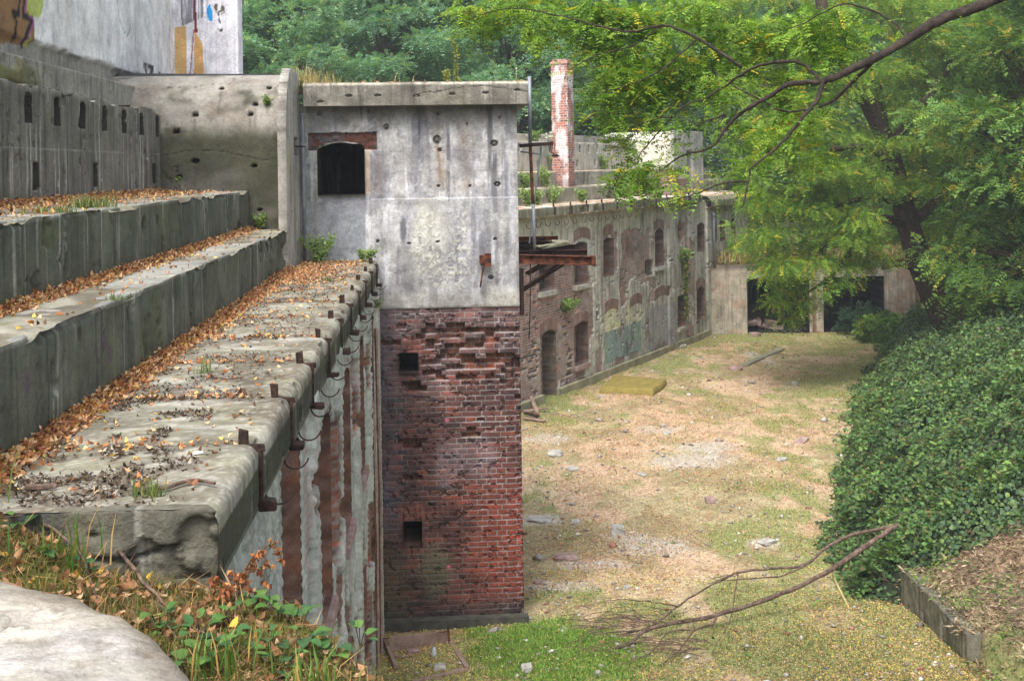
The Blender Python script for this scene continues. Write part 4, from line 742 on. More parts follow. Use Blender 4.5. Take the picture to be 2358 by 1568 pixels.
bface('back_face', c0+FU*cw, -FN, FU, cd, 4.8, zt_-.06, 786, 0, ch); bface('rear_face', c0-FN*cd+FU*cw, -FU, -FN, cw, 4.8, zt_-.06, 788, 0, ch)
b = MB(); cc_ = Vector(tuple(c0+FU*cw/2-FN*cd/2)); b.box(cc_+Vector((0, 0, zt_-.03)), (cw+.045, cd+.045, .07), FU, FN, jit=.01); b.box(cc_+Vector((0, 0, zt_+.03)), (cw*.9, cd*.85, .06), FU, FN, jit=.012); b.build('cap', mat('cap_brick', C(150, 100, 84), c2=C(170, 140, 128), vscale=30), ch, bevel=.008)
# ------------------------------------------------------------------ bunker across the end of the courtyard
bk = empty('bunker', (12, 39.9, 0), 'low pale concrete bunker with two wide dark openings at the far end of the courtyard', 'bunker')
def bq(u_, v_): q = YP(u_, v_, 39.8); return q.x, q.z
xs_ = [bq(1640, 700)[0], bq(1722, 700)[0], bq(1862, 700)[0], bq(1897, 700)[0], bq(2035, 700)[0], bq(2075, 700)[0]+.5]; zt_ = bq(1800, 640)[1]; zr = 2.35
Xg, Zg = grid(xs_[0]-.3, xs_[5], 0, zr, .025); c = concrete(Xg, Zg, 800, C(176, 164, 148), .45, .2); c = mixc(c, ss(.5, .7, fbm(Xg*2, Zg*2, 801))*.45, C(160, 116, 92)); c = mixc(c, ss(2.1, 2.3, Zg)*.7, C(72, 62, 48)); c = mixc(c, ss(.5, .1, Zg)*.3, C(190, 180, 164))
ins = (((Xg > xs_[1]) & (Xg < xs_[2])) | ((Xg > xs_[3]) & (Xg < xs_[4]))) & (Zg < zt_); k1 = ~ins; keep = k1[:-1, :-1] & k1[1:, 1:] & k1[1:, :-1] & k1[:-1, 1:]
gr_ = box01(Xg, (xs_[2]+xs_[3])/2-.12, (xs_[2]+xs_[3])/2+.02, .01); c = mixc(c, gr_*.7, C(110, 70, 56)); relief('front_wall', (0, 39.8, 0), (1, 0, 0), (0, -1, 0), Xg, Zg, .02*(fbm(Xg*4, Zg*4, 802)-.5)-.06*gr_, c, bk, keep=keep, thick=.35)
for (a, b_) in ((xs_[1], xs_[2]), (xs_[3], xs_[4])):
    niche('opening', (0, 39.8, 0), (1, 0, 0), (0, -1, 0), a-.01, b_+.01, 0.02, zt_, 0, 3.2, bk, C(10, 10, 9), C(16, 15, 14), 810, brick=False)  # inside coloured almost black so shade is painted, not left to depth
b = MB(); b.box(((xs_[0]+xs_[5])/2, 41.6, zr+.05), (xs_[5]-xs_[0]+.6, 3.5, .12)); b.build('roof', mat('roof_soil', C(84, 70, 48), c2=C(110, 104, 60)), bk)
#@@OBJ
# ------------------------------------------------------------------ objects in the courtyard
mt = empty('mattress', (4.9, 30.7, 0), 'ochre yellow folded mattress lying on the grass beside the ruin', 'mattress')
pts = [G(1380, 907), G(1505, 909), G(1536, 884), G(1412, 876)]
nu_, nv_ = 48, 24; us, vv = np.meshgrid(np.linspace(0, 1, nu_), np.linspace(0, 1, nv_)); A0, B0, C0, D0 = [np.array(p) for p in pts]
base = (A0*(1-us[..., None])+B0*us[..., None])*(1-vv[..., None])+(D0*(1-us[..., None])+C0*us[..., None])*vv[..., None]
e = np.minimum(np.minimum(us, 1-us)*1.6, np.minimum(vv, 1-vv)*1.4); hgt = .02+.12*np.clip(e/.05, 0, 1)**.4*1.+.03*np.sin(us*5)*np.sin(vv*3)+.05*(fbm(us*4, vv*3, 861)-.5)-.06*np.exp(-((vv-.5)/.03)**2)-.03*np.exp(-((us-.82)/.03)**2)*(vv > .3)
P = base.copy(); P[..., 2] = hgt+.02; me = surf('cushion', P, np.ones(P.shape)*C(150, 128, 44), M_MATT, mt, smooth=True, skirt=(0, 0, -.12))
def rock(name, p, sx, sy, sz, m, label, group='loose rubble on the courtyard ground', rz=0, cat='stone', k=2):
    import bmesh
    bm = bmesh.new(); bmesh.ops.create_cube(bm, size=1); bmesh.ops.subdivide_edges(bm, edges=bm.edges[:], cuts=2, use_grid_fill=True)
    for v in bm.verts:
        d = v.co.copy(); v.co = d*(.55 if 'round' in label else .72)+d.normalized()*(.24 if 'round' in label else .15)+Vector([random.uniform(-.085, .085) for _ in range(3)]); v.co.x *= sx; v.co.y *= sy; v.co.z *= sz
    me = bpy.data.meshes.new(name); bm.to_mesh(me); bm.free(); o = link(name, me, None, m); o.location = (p.x, p.y, float(hz(p.x, p.y))+sz*.25); o.rotation_euler = (random.uniform(-.1, .1), random.uniform(-.1, .1), rz)
    bv = o.modifiers.new('b', 'BEVEL'); bv.width = min(sx, sy, sz)*.08; bv.segments = 1
    return tag(o, label, cat, group)
SR = [(1422, 1222, .26, .22, .17, 0, 'squarish pale concrete block alone in the middle of the courtyard'), (1302, 1288, .34, .26, .08, 1, 'flat round pinkish slab on the grass right of the tower'), (1278, 1048, .3, .26, .14, 0, 'pale rounded lump of concrete in the grass right of the tower'), (1318, 1080, .26, .2, .06, 0, 'thin pale slab just below the rounded concrete lump'), (1325, 1203, .2, .14, .05, 0, 'small white flat stone between the tower and the square block'), (1634, 1153, .16, .14, .14, 1, 'dark pointed rubble lump beside a grass tuft in mid courtyard'), (1245, 1195, .4, .3, .05, 0, 'wide whitish slab sunk in the ground beside the tower edge'), (1570, 800, .3, .22, .14, 0, 'white rubble lump at the foot of the ruin wall'), (1693, 850, .4, .3, .16, 1, 'grey lump of masonry near the end of the ground kerb'), (1740, 775, .3, .25, .2, 1, 'grey boulder at the mouth of the left bunker opening'), (1845, 1012, .5, .2, .06, 1, 'broken brick slab near the ivy bank'), (1800, 1058, .3, .18, .06, 0, 'grey slab fragment left of the ivy bank'), (1765, 1250, .3, .2, .04, 0, 'low pale flagstone near the fallen branch tips'), (1445, 1355, .12, .1, .05, 0, 'little white stone above the fallen branch'), (1240, 1345, .12, .09, .05, 1, 'small dark stone beside the foot of the tower'), (1213, 1555, .14, .12, .07, 0, 'pale pebble on the bright green grass mound'), (1535, 1000, .2, .16, .05, 0, 'flat whitish fragment in the middle of the bare gravel'), (1830, 885, .16, .14, .08, 0, 'pale chip of stone on the far right of the courtyard'), (1478, 1095, .22, .12, .04, 0, 'slim grey chip among the tan leaves'), (1385, 915, .18, .14, .05, 0, 'small pale fragment in front of the mattress')]
for (u_, v_, a, b_, h_, k, lab) in SR: rock('rubble_stone', G(u_, v_), a, b_, h_, [M_STONE, M_STONER][k], lab, rz=random.uniform(0, 3))
for (p0_, p1_, w_, lab) in (((1715, 842), (1800, 802), .28, 'long pale concrete kerb strip set in the far courtyard ground'),):
    a = G(*p0_); b_ = G(*p1_); b = MB(); b.box((a+b_)/2+Vector((0, 0, .03)), ((b_-a).length, w_, .1), b_-a, (0, 1, 0)) if False else b.box if False else None
    b = MB(); d = (b_-a); n_ = Vector((-d.y, d.x, 0)).normalized(); b.box((a+b_)/2+Vector((0, 0, .005)), (d.length, w_*.8, .07), d, n_, jit=.02); tag(b.build('kerb_strip', M_OLDW, bevel=.01), lab, 'kerb')
# planks by the tower edge
for (p0_, p1_, lab, z0, z1) in (((1208, 918), (1238, 955), 'leaning weathered plank beside the doorway', .45, .03), ((1205, 952), (1262, 948), 'round pole lying across the plank pile', .06, .1), ((1205, 965), (1255, 972), 'lower grey plank at the front of the plank pile', .03, .03), ((1208, 958), (1240, 962), 'short dark batten in the middle of the plank pile', .08, .04)):
    a = G(*p0_)+Vector((0, 0, z0)); b_ = G(*p1_)+Vector((0, 0, z1)); d = b_-a; b = MB(); b.box((a+b_)/2, (d.length, .09, .04), d, Vector((-d.y, d.x, 0)).normalized() if abs(d.x)+abs(d.y) > .01 else (0, 1, 0), jit=.008); tag(b.build('plank', M_PLANK if 'dark' not in lab else M_RUSTD), lab, 'plank', 'planks heaped beyond the tower')
# timber frame on the ground below the tower
fr = empty('timber_frame', (-.3, 14.2, 0), 'open rectangular frame of old boards lying on the ground at the foot of the tower', 'wooden frame')
def board(a, b_, h_, t_, z_, nm='board', par=fr, m=M_PLANK):
    d = b_-a; n_ = Vector((-d.y, d.x, 0)).normalized(); b = MB(); b.box((a+b_)/2+Vector((0, 0, z_+h_/2)), (d.length, t_, h_), d, n_, jit=.004); return b.build(nm, m, par, bevel=.004)
fa, fb_, fc_, fd = G(897, 1502), G(1031, 1487), G(1075, 1548), G(925, 1575)
board(fa, fb_, .17, .035, .02); board(G(884, 1478), G(912, 1545), .05, .05, .03); board(G(1036, 1488), G(1076, 1550), .06, .05, .02); board(G(1075, 1548), G(950, 1578), .05, .05, .01); board(G(908, 1515), G(968, 1530), .02, .03, .02)
b = MB(); b.tube([G(878, 1493)+Vector((0, 0, 0)), G(880, 1493)+Vector((0, 0, .18))], .012, 5); b.tube([G(1036, 1490), G(1032, 1490)+Vector((0, 0, .25))], .014, 5); b.tube([G(880, 1493)+Vector((0, 0, .12)), G(1033, 1490)+Vector((0, 0, .2))], .006, 4); b.build('iron_rail', M_RUST, fr)
b = MB(); q = G(999, 1520)+Vector((0, 0, .04)); b.tube([q, q+Vector((.0, 0, .05)), q+Vector((.005, 0, .09)), q+Vector((.005, 0, .12))], [.03, .033, .02, .013], 10); tag(b.build('glass_jar', M_WHITE, smooth=True), 'small whitish glass jar standing inside the timber frame', 'jar')
for (u_, v_, k, lab) in ((952, 1508, 1, 'broken red brick inside the timber frame'), (1012, 1545, 0, 'split pale board offcut inside the timber frame')): rock('debris_piece', G(u_, v_), .14, .1, .06, [M_STONE, M_STONER][k], lab, group='scraps inside the timber frame', cat='debris')
# retaining wall on the right
rw = []
Yg, Zg = grid(13.35, 15.3, -.2, .44, .015); c = concrete(Yg*1.5, Zg, 830, C(134, 130, 112), .7, .6, 1.2); c = mixc(c, box01(Yg, 14.1, 14.9, .1)*.0, cblk)
wallx = lambda y: 6.02+.0*y
relief_o = relief('retaining_wall', (5.98, 0, 0), (0, 1, 0), (-1, 0, 0), Yg, Zg-.10*np.clip((15.0-Yg)/1.7, 0, 2)+.03*(fbm(Yg*3, Yg*0, 833)-.5), .05*ss(.55, .7, fbm(Yg*2, Zg*2, 831))*-1+.03*(fbm(Yg*6, Zg*6, 832)-.5), c*.8, None, thick=.16)
tag(relief_o, 'low crumbling concrete retaining wall below the right bank', 'wall')
# fallen branch
fbr = empty('fallen_branch', G(1650, 1410), 'large bare fallen branch with many twigs lying across the grass from the ivy bank', 'branch')
def curve(pts, n=6):
    P = [Vector(p) for p in pts]; out = []
    for i in range(len(P)-1):
        p0 = P[max(i-1, 0)]; p1 = P[i]; p2 = P[i+1]; p3 = P[min(i+2, len(P)-1)]
        for k in range(n):
            t = k/n; out.append(.5*((2*p1)+(p2-p0)*t+(2*p0-5*p1+4*p2-p3)*t*t+(3*p1-p0-3*p2+p3)*t**3))
    out.append(P[-1]); return out
def gb(lst): return [G(u_, v_, z_) for (u_, v_, z_) in lst]
def limb(lst, r0, r1, nm, par, m=M_DEAD, n=7, wob=.006):
    c_ = curve(lst); c_ = [p+Vector([random.uniform(-wob, wob) for _ in range(3)]) for p in c_]; L = len(c_); b = MB(); b.tube(c_, [(r0+(r1-r0)*i/(L-1))*random.uniform(.86, 1.16) for i in range(L)], n); return b, c_
b, cv = limb(gb([(2065, 1208, .9), (1985, 1262, .7), (1900, 1318, .5), (1800, 1365, .32), (1650, 1415, .16), (1520, 1440, .12), (1480, 1455, .1), (1450, 1480, .08), (1400, 1495, .05), (1362, 1494, .03)]), .036, .012, 'main', fbr); mainb = b.build('main_limb', M_DEAD, fbr, smooth=True)
subs = [([(2060, 1210, .85), (1960, 1232, .6), (1900, 1262, .5), (1850, 1300, .38), (1760, 1310, .3), (1700, 1318, .25), (1640, 1345, .2), (1560, 1395, .12), (1500, 1440, .08), (1420, 1460, .05), (1355, 1463, .03)], .026, .006), ([(1855, 1300, .38), (1800, 1325, .3), (1740, 1330, .25), (1660, 1335, .2), (1630, 1325, .2)], .014, .004), ([(1655, 1412, .16), (1640, 1435, .12), (1600, 1450, .1), (1560, 1500, .05), (1520, 1530, .03)], .018, .004), ([(1600, 1450, .1), (1540, 1455, .1), (1500, 1500, .05), (1440, 1530, .03)], .012, .003), ([(1560, 1395, .14), (1500, 1385, .1), (1440, 1380, .08), (1400, 1382, .05), (1340, 1395, .03)], .010, .003), ([(1520, 1435, .12), (1440, 1420, .08), (1380, 1425, .05), (1365, 1440, .03)], .009, .003), ([(1480, 1450, .1), (1410, 1455, .06), (1350, 1470, .03), (1330, 1468, .02)], .010, .003), ([(1700, 1320, .25), (1690, 1380, .2), (1680, 1430, .1), (1640, 1500, .03)], .009, .003), ([(1640, 1330, .2), (1700, 1320, .25), (1660, 1335, .2), (1620, 1345, .12)], .006, .003), ([(1500, 1440, .12), (1455, 1400, .1), (1410, 1400, .1), (1370, 1430, .03)], .007, .003)]
for (l_, a, b_) in subs: bb, cv = limb(gb(l_), a, b_, 's', fbr, n=5); bb.build('side_branch', M_DEAD, fbr, smooth=True)
b = MB()
for k in range(95):
    u_ = random.uniform(1340, 1640); v_ = 1400+random.uniform(0, 110); a = G(u_, v_, random.uniform(.03, .15)); ang = math.pi+random.uniform(-.5, .6); L_ = random.uniform(.2, .6); b.tube(curve([a, a+Vector((math.cos(ang)*L_*.5, math.sin(ang)*L_*.5+random.uniform(-.06, .06), random.uniform(0, .05))), a+Vector((math.cos(ang)*L_, math.sin(ang)*L_, -.02))], 3), [.005]*4+[.003, .002, .002], 4)
b.build('twigs', M_DEAD, fbr)
b = MB(); b.tube([G(1915, 1316, .5), G(1920, 1330, .35), G(1956, 1400, .02)], [.004, .014, .008], 5); tag(b.build('split_stick', M_YWOOD), 'pale split stick hanging below the fallen branch near the ivy', 'stick')
# ------------------------------------------------------------------ foreground concrete hump
X_, Y_ = np.meshgrid(np.linspace(-1, 1, 240), np.linspace(-1, 1, 240)); r_ = np.hypot(X_, Y_)
a_ = np.arctan2(Y_, X_); mx_ = np.maximum(np.abs(X_), np.abs(Y_)); dx_ = np.cos(a_)*mx_; dy_ = np.sin(a_)*mx_
P = np.stack([-2.3+(1.985+.03*np.sin(a_*9))*dx_, 1.9+2.02*dy_, 4.56+.11*np.sqrt(np.clip(1-mx_**3, 0, 1))+.045*(fbm(dx_*5, dy_*5, 850)-.5)+.02*(fbm(dx_*26, dy_*26, 8501)-.5)-.012*ss(.66, .74, fbm(dx_*40, dy_*40, 8502))], -1)
c = np.ones(P.shape)*C(172, 165, 153); c = mixc(c, ss(.4, .65, fbm(dx_*6, dy_*6, 851))*.3, C(166, 164, 170)); c = mixc(c, ss(.72, .78, fbm(dx_*9, dy_*14, 852))*.6, C(110, 104, 140)); c = mixc(c, ss(.66, .74, fbm(dx_*40, dy_*40, 8502))*.7, C(92, 86, 76)); c = mixc(c, ss(.5, .62, fbm(dx_*14, dy_*14, 8503))*.35, C(136, 132, 112)); c = mixc(c, ss(.58, .68, fbm(dx_*30, dy_*30, 853))*.4, C(120, 112, 100)); c = mixc(c, ss(.9, .99, mx_+.08*(fbm(dx_*12, dy_*12, 854)-.5))*.7, C(104, 92, 72)); c = mixc(c, (1-ss(0, .006, np.abs(fbm(dx_*4, dy_*4, 855, 5)-.5)))*.5, C(96, 88, 80))
tag(surf('concrete_hump', P, c, M_WALL, smooth=True), 'smooth pale rounded concrete hump at the bottom left corner', 'concrete')
#@@VEG
# ------------------------------------------------------------------ foliage palettes (albedo)
LG = [(.19, .33, .04), (.14, .26, .04), (.28, .41, .045), (.07, .15, .03), (.56, .45, .04)]
DG = [(.20, .37, .22), (.25, .42, .24), (.13, .28, .16), (.32, .45, .18)]  # distant greens with the bluish tint of haze put into the leaf colour
MG = [(.17, .30, .06), (.12, .24, .055), (.24, .36, .06), (.08, .16, .05), (.42, .36, .05)]
def cluster_sprays(centers, radii, per, rng, cols, probs, zs=.45, pairs=6, LL=.25, ll=.045, lw=.02, droop=.3, outward=.6, origin=None):
    Ps = []; Ds = []
    for c_, r in zip(centers, radii):
        n = int(per*r*r) if per > 0 else -per
        d = rdir(n, rng); q = d*rng.uniform(.35, 1, (n, 1))**.6*r; q[:, 2] *= zs; Ps.append(np.array(c_)+q)
        dd = d*np.array([1, 1, .35])*outward+rng.normal(size=(n, 3))*.35
        if origin is not None: dd = dd+norm(np.array(c_)-np.array(origin))*.35
        dd[:, 2] -= .08; Ds.append(dd)
    P = np.concatenate(Ps); D = np.concatenate(Ds); return sprays(P, D, rng, pairs, LL, ll, lw, pick(rng, len(P), cols, probs), droop)
def make_tree(name, base, hgt, cr, seed, cols, probs, label, group, K=70, per=150, r0=.16, ll=.135, lw=.066, LL=.5, pairs=4, bark=None, lean=(0, 0), low=.2, cat='tree'):
    rng = np.random.default_rng(seed); rd = random.Random(seed); t = empty(name, base, label, cat, group); b = MB(); base = Vector(base)
    tp = [base+Vector((0, 0, -.4))]; x = y = 0
    for i in range(1, 9): x += rd.uniform(-.12, .12)+lean[0]/8; y += rd.uniform(-.12, .12)+lean[1]/8; tp.append(base+Vector((x, y, hgt*.92*i/8)))
    b.tube(curve(tp, 3), [r0*(1-.85*i/24) for i in range(25)], 8); cs = []; rs = []
    for k in range(K):
        a = rd.uniform(0, 2*math.pi); h_ = low+(1-low)*((k+.5)/K); rad = cr*math.sin(math.pi*min(1, .12+.85*(h_-low)/(1-low)+.08))**.7*rd.uniform(.45, 1.0)
        i0 = min(7, int(h_*8)); q = tp[i0]+Vector((math.cos(a)*rad, math.sin(a)*rad, hgt*h_-(tp[i0].z-base.z)+rd.uniform(-.3, .3))); cs.append(tuple(q)); rs.append(rd.uniform(.7, 1.25)*cr*.29)
        st = tp[max(1, i0-1)]; mid = (st+q)/2+Vector((0, 0, .25*rad*rd.uniform(.2, 1))); b.tube(curve([st, mid, q], 4), [r0*.28*(1-.8*i/8) for i in range(9)], 5)
    b.build('trunk', bark or M_BARK, t, smooth=True)
    V, Q, cc = cluster_sprays(cs, rs, per, rng, cols, probs, zs=.36, pairs=pairs, LL=LL, ll=ll, lw=lw, origin=tuple(base+Vector((0, 0, hgt*.4))))
    cloud('crown', [(V, Q, cc)], M_LEAF, t); return t
def copy_tree(o, loc, rz, sc_, label=None, group=None):
    off0 = Vector(o.location); c_ = o.copy(); col.objects.link(c_); c_.location = loc; c_.rotation_euler = (0, 0, rz); c_.scale = (sc_, sc_, sc_)
    if label: c_['label'] = label
    if group: c_['group'] = group
    for ch_ in list(o.children):
        d = ch_.copy(); col.objects.link(d); d.parent = c_; d.matrix_parent_inverse = ch_.matrix_parent_inverse.copy()
    return c_
# trees of the wood behind the ruins
W1 = 'tall locust tree with layered blue-green foliage in the hazy wood behind the tower'
t1 = make_tree('locust_tree', (-7.5, 41, 5), 10.5, 3.6, 1, DG, [3, 3, 2, 1], W1, 'trees of the wood behind the tower')
t2 = make_tree('locust_tree', (-1, 43, 5), 11.5, 3.4, 2, DG, [3, 3, 2, 2], W1, 'trees of the wood behind the tower', low=.3)
t3 = make_tree('locust_tree', (4.6, 45, 5), 11.5, 3.6, 3, DG, [3, 2, 2, 1], W1, 'trees of the wood behind the tower', low=.3)
for i, (x, y, s_) in enumerate(((-11.5, 43, 1.05), (-4.3, 47, 1.15), (1.8, 49, 1.1), (-9, 52, 1.25), (-14, 50, 1.2), (-2, 55, 1.3), (6, 56, 1.3), (-6, 60, 1.45), (2, 63, 1.5), (8.5, 52, 1.2), (-12.5, 60, 1.4), (-1.8, 38.5, .62), (2.4, 39, .66), (-4.6, 37.5, .6), (-7.6, 36.5, .6))):
    copy_tree([t1, t2, t3][i % 3], (x, y, 5.0), i*2.1, s_)
W2 = 'bright green tree in the wood behind the chimney and far ruin'
for i, (x, y, s_) in enumerate(((10.5, 50, 1.1), (13.5, 54, 1.2), (10, 60, 1.4), (17, 60, 1.4), (15, 48.5, .9), (21, 56, 1.3), (8.2, 44.5, .75), (19, 49, 1.0), (25, 52, 1.2), (14, 66, 1.6), (24, 64, 1.6))):
    copy_tree([t2, t3, t1][i % 3], (x, y, 4.9), i*1.7+1, s_, W2, 'trees of the wood behind the far ruin')
rng = np.random.default_rng(91); n_ = 52000; x = rng.uniform(-42, 52, n_); y = rng.uniform(66, 76, n_); zz = 4+15*rng.uniform(size=n_)**.8; k = fbm(x*.35, zz*.4, 92)+.12 > rng.uniform(.3, .62, n_); P = np.stack([x, y, zz], -1)[k]
D = rdir(len(P), rng, .5); Sv = norm(np.cross(D, rdir(len(P), rng))); tag(cloud('far_wood', [hexleaf(P, D, Sv, rng.uniform(.25, .55, len(P)), .22, pick(rng, len(P), DG, [3, 3, 2, 1]), .2)], M_LEAF), 'far mass of hazy green woodland closing the view', 'woodland', kind='stuff')
n_ = 70000; x = rng.uniform(-14, 30, n_); y = rng.uniform(37, 62, n_); zz = 5+rng.uniform(size=n_)**1.3*2.4*(.3+1.4*fbm(x*.4, y*.4, 93)); k = (foff(x, y) < -3.7) | (y > 45); k &= (fbm(x*.9, zz*1.2, 94) > .38); P = np.stack([x, y, zz], -1)[k]
D = rdir(len(P), rng, .5); Sv = norm(np.cross(D, rdir(len(P), rng))); tag(cloud('wood_undergrowth', [hexleaf(P, D, Sv, rng.uniform(.1, .24, len(P)), .1, pick(rng, len(P), DG+MG[:2], [3, 3, 2, 1, 1, 1]), .2)], M_LEAF), 'low green undergrowth between the trunks of the wood', 'undergrowth', kind='stuff')
# bare dark trunks seen below the crowns
for i, (u_, w_, Yt, bk_) in enumerate(((1268, .42, 40, M_BARK_D), (1205, .3, 38, M_BARK_D), (943, .16, 40, M_BARK_D), (975, .14, 42, M_BARK_D), (1018, .12, 44, M_PALEB), (1052, .1, 46, M_PALEB), (1170, .14, 44, M_BARK_D), (915, .12, 44, M_BARK_D), (1150, .12, 41, M_BARK_D), (880, .1, 50, M_PALEB))):
    q = YP(u_, 300, Yt); h0 = float(hz(q.x, Yt)); t = empty('slender_tree', (q.x, Yt, h0), 'slender pale-barked tree trunk standing among the wood behind the tower' if bk_ is M_PALEB else 'straight dark tree trunk standing among the wood behind the tower', 'tree', 'bare trunks of the wood')
    b = MB(); tp = [Vector((q.x+.02*k*math.sin(i), Yt, h0-.3+k*1.0)) for k in range(10)]; b.tube(tp, [w_*(.55-.03*k) for k in range(10)], 8)
    for k in range(4): a = tp[3+k]; b.tube([a, a+Vector((random.uniform(-.9, .9), random.uniform(-.5, .5), 1.2))], [w_*.14, w_*.05], 5)
    b.build('trunk', bk_, t, smooth=True)
    cs = [tuple(tp[7]+Vector((random.uniform(-1, 1), random.uniform(-1, 1), random.uniform(0, 3)))) for _ in range(6)]; rng = np.random.default_rng(50+i)
    cloud('crown', [cluster_sprays(cs, [1.0]*6, 45, rng, DG, [3, 3, 2, 1], LL=.42, ll=.085, lw=.045, pairs=4)], M_LEAF, t)
# right bank trees
RG = 'trees on the right bank'
def hill(u_, v_):
    r = ray(u_, v_)
    for t in np.arange(8, 70, .1):
        if H+r[2]*t < float(hz(r[0]*t, r[1]*t)): return Vector((r[0]*t, r[1]*t, H+r[2]*t))
    return Vector((r[0]*40, r[1]*40, 3))
r1_ = make_tree('bank_tree', (16.5, 34, float(hz(16.5, 34))), 9, 3.6, 11, MG, [3, 3, 2, 2, .8], 'leafy green tree growing on the wooded right bank', RG, per=110, low=.05, ll=.11, lw=.055, LL=.42, pairs=5)
r2_ = make_tree('bank_tree', (14.2, 27, float(hz(14.2, 27))), 8, 3.0, 12, MG, [3, 3, 2, 2, .8], 'leafy green tree growing on the wooded right bank', RG, per=130, low=.05, ll=.09, lw=.048, LL=.36, pairs=5)
for i, (x, y, s_) in enumerate(((19, 42, 1.3), (22, 36, 1.3), (17.8, 29, 1.1), (24, 46, 1.5), (15.5, 23.5, .95), (21, 28, 1.2), (17, 19.5, 1.0), (28, 40, 1.6), (18.5, 51, 1.5))):
    copy_tree([r1_, r2_][i % 2], (x, y, float(hz(x, y))-.1), i*1.3, s_)
# the leaning locust on the bank
tb = hill(2195, 752); tb.z = float(hz(tb.x, tb.y)); TY = tb.y
lt = empty('leaning_locust', tuple(tb), 'large dark leaning locust tree on the ivy bank with yellow-green foliage spreading over the courtyard', 'tree')
def tq(u_, v_, dy=0): return YP(u_, v_, TY+dy)
b = MB(); tr_ = [tb+Vector((.2, 0, -.6)), tq(2170, 720), tq(2125, 620, -.2), tq(2092, 520, -.4), tq(2070, 430, -.6), tq(2045, 340, -.8), tq(2000, 240, -1.2), tq(1950, 150, -1.6), tq(1900, 40, -2), tq(1880, -60, -2)]
k_ = TY/2744; b.tube(curve(tr_, 4), list(np.interp(np.linspace(0, 1, 37), [0, .12, .4, 1], [40*k_, 33*k_, 25*k_, 11*k_])), 12)
for l_, a, e_ in (([(2070, 440, -.6), (2040, 330, -.2), (2030, 250, .3), (2010, 120, .6)], 18, 8), ([(2090, 520, -.4), (2040, 505, -1), (1985, 520, -1.5), (1900, 570, -2.2), (1850, 610, -2.6)], 13, 3), ([(2080, 480, -.5), (2020, 450, -1.2), (1940, 470, -2.2), (1820, 500, -3)], 11, 3), ([(2055, 380, -.7), (1990, 340, -1.6), (1900, 350, -2.6), (1800, 400, -3.2)], 11, 3), ([(2092, 520, -.4), (2160, 460, -.6), (2230, 380, -1), (2290, 260, -1)], 14, 5), ([(2045, 340, -.8), (2110, 260, -1), (2180, 160, -1.2), (2220, 60, -1.2)], 12, 4), ([(2000, 240, -1.2), (1900, 200, -1.8), (1800, 190, -2.4), (1700, 230, -3)], 10, 3), ([(2130, 640, -.2), (2080, 610, -1), (2030, 620, -1.5)], 8, 2), ([(1990, 520, -1.5), (1930, 620, -2), (1850, 680, -2.4)], 7, 2)):
    pts_ = curve([tq(*q_) for q_ in l_], 4); L_ = len(pts_); b.tube(pts_, [(a+(e_-a)*i/(L_-1))*k_ for i in range(L_)], 7)
b.build('trunk', M_BARK, lt, smooth=True)
rng = np.random.default_rng(60); cs = []; rs = []; S = 2744/TY
# crown masses: centre (photo px), depth offset, radius px
masses = [(1790, 470, -3, 50), (1830, 430, -2.6, 75), (1920, 420, -2, 80), (1800, 540, -3, 72), (1880, 520, -2.6, 85), (1970, 470, -1.8, 70), (1770, 600, -3, 45), (1840, 610, -2.8, 70), (1930, 590, -2.4, 70), (1800, 680, -2.8, 30), (1835, 725, -2.6, 30), (1855, 660, -2.6, 38), (1705, 545, -3.2, 28), (1985, 590, -1.6, 45), (2010, 560, -2, 50), (1750, 410, -3.2, 30), (1715, 320, -3, 26), (1800, 340, -3, 70), (1900, 320, -2.6, 80), (1990, 350, -2, 60), (1850, 240, -2.6, 85), (1760, 250, -3, 70), (1950, 230, -2, 75), (2080, 400, -1.4, 60), (2200, 430, .6, 50), (2280, 545, .8, 60), (2250, 470, -1, 85), (2170, 370, -1.4, 80), (2260, 350, -1.4, 85), (2330, 430, -.8, 85), (2320, 560, -.2, 80), (2200, 250, -1.4, 85), (2290, 230, -1.5, 85), (2110, 280, -1, 60), (2080, 170, -.8, 75), (2180, 130, -1.2, 85), (2290, 110, -1.5, 90), (1980, 120, -1.5, 80), (1880, 130, -2, 85), (1780, 120, -2.4, 85), (2350, 320, -1, 80), (2280, 650, .3, 70), (2320, 650, .9, 40), (2090, 60, -1, 85), (1960, 30, -1.5, 85), (1680, 180, -2.6, 70), (1690, 80, -2.4, 80), (2200, 20, -1, 85), (2300, 0, -1, 85), (1850, 30, -2, 85), (1700, 10, -2.4, 80), (2340, 680, 1, 60)]
for (u_, v_, dy, r) in masses:
    q = tq(u_, v_, dy); cs.append(tuple(q)); rs.append(r/S*1.05)
    cs.pop(); rs.pop()
    for _ in range(7): cs.append(tuple(q+Vector((random.uniform(-1, 1)*r/S, random.uniform(-.7, 1.2), random.uniform(-.95, .95)*r/S)))); rs.append(r/S*random.uniform(.4, .7))
V, Q, cc = cluster_sprays(cs, rs, 560, rng, LG, [3.0, 3, 2.2, 1.6, .9], zs=.3, pairs=6, LL=.26, ll=.052, lw=.026, droop=.35)
cloud('crown', [(V, Q, cc)], M_LEAF, lt)
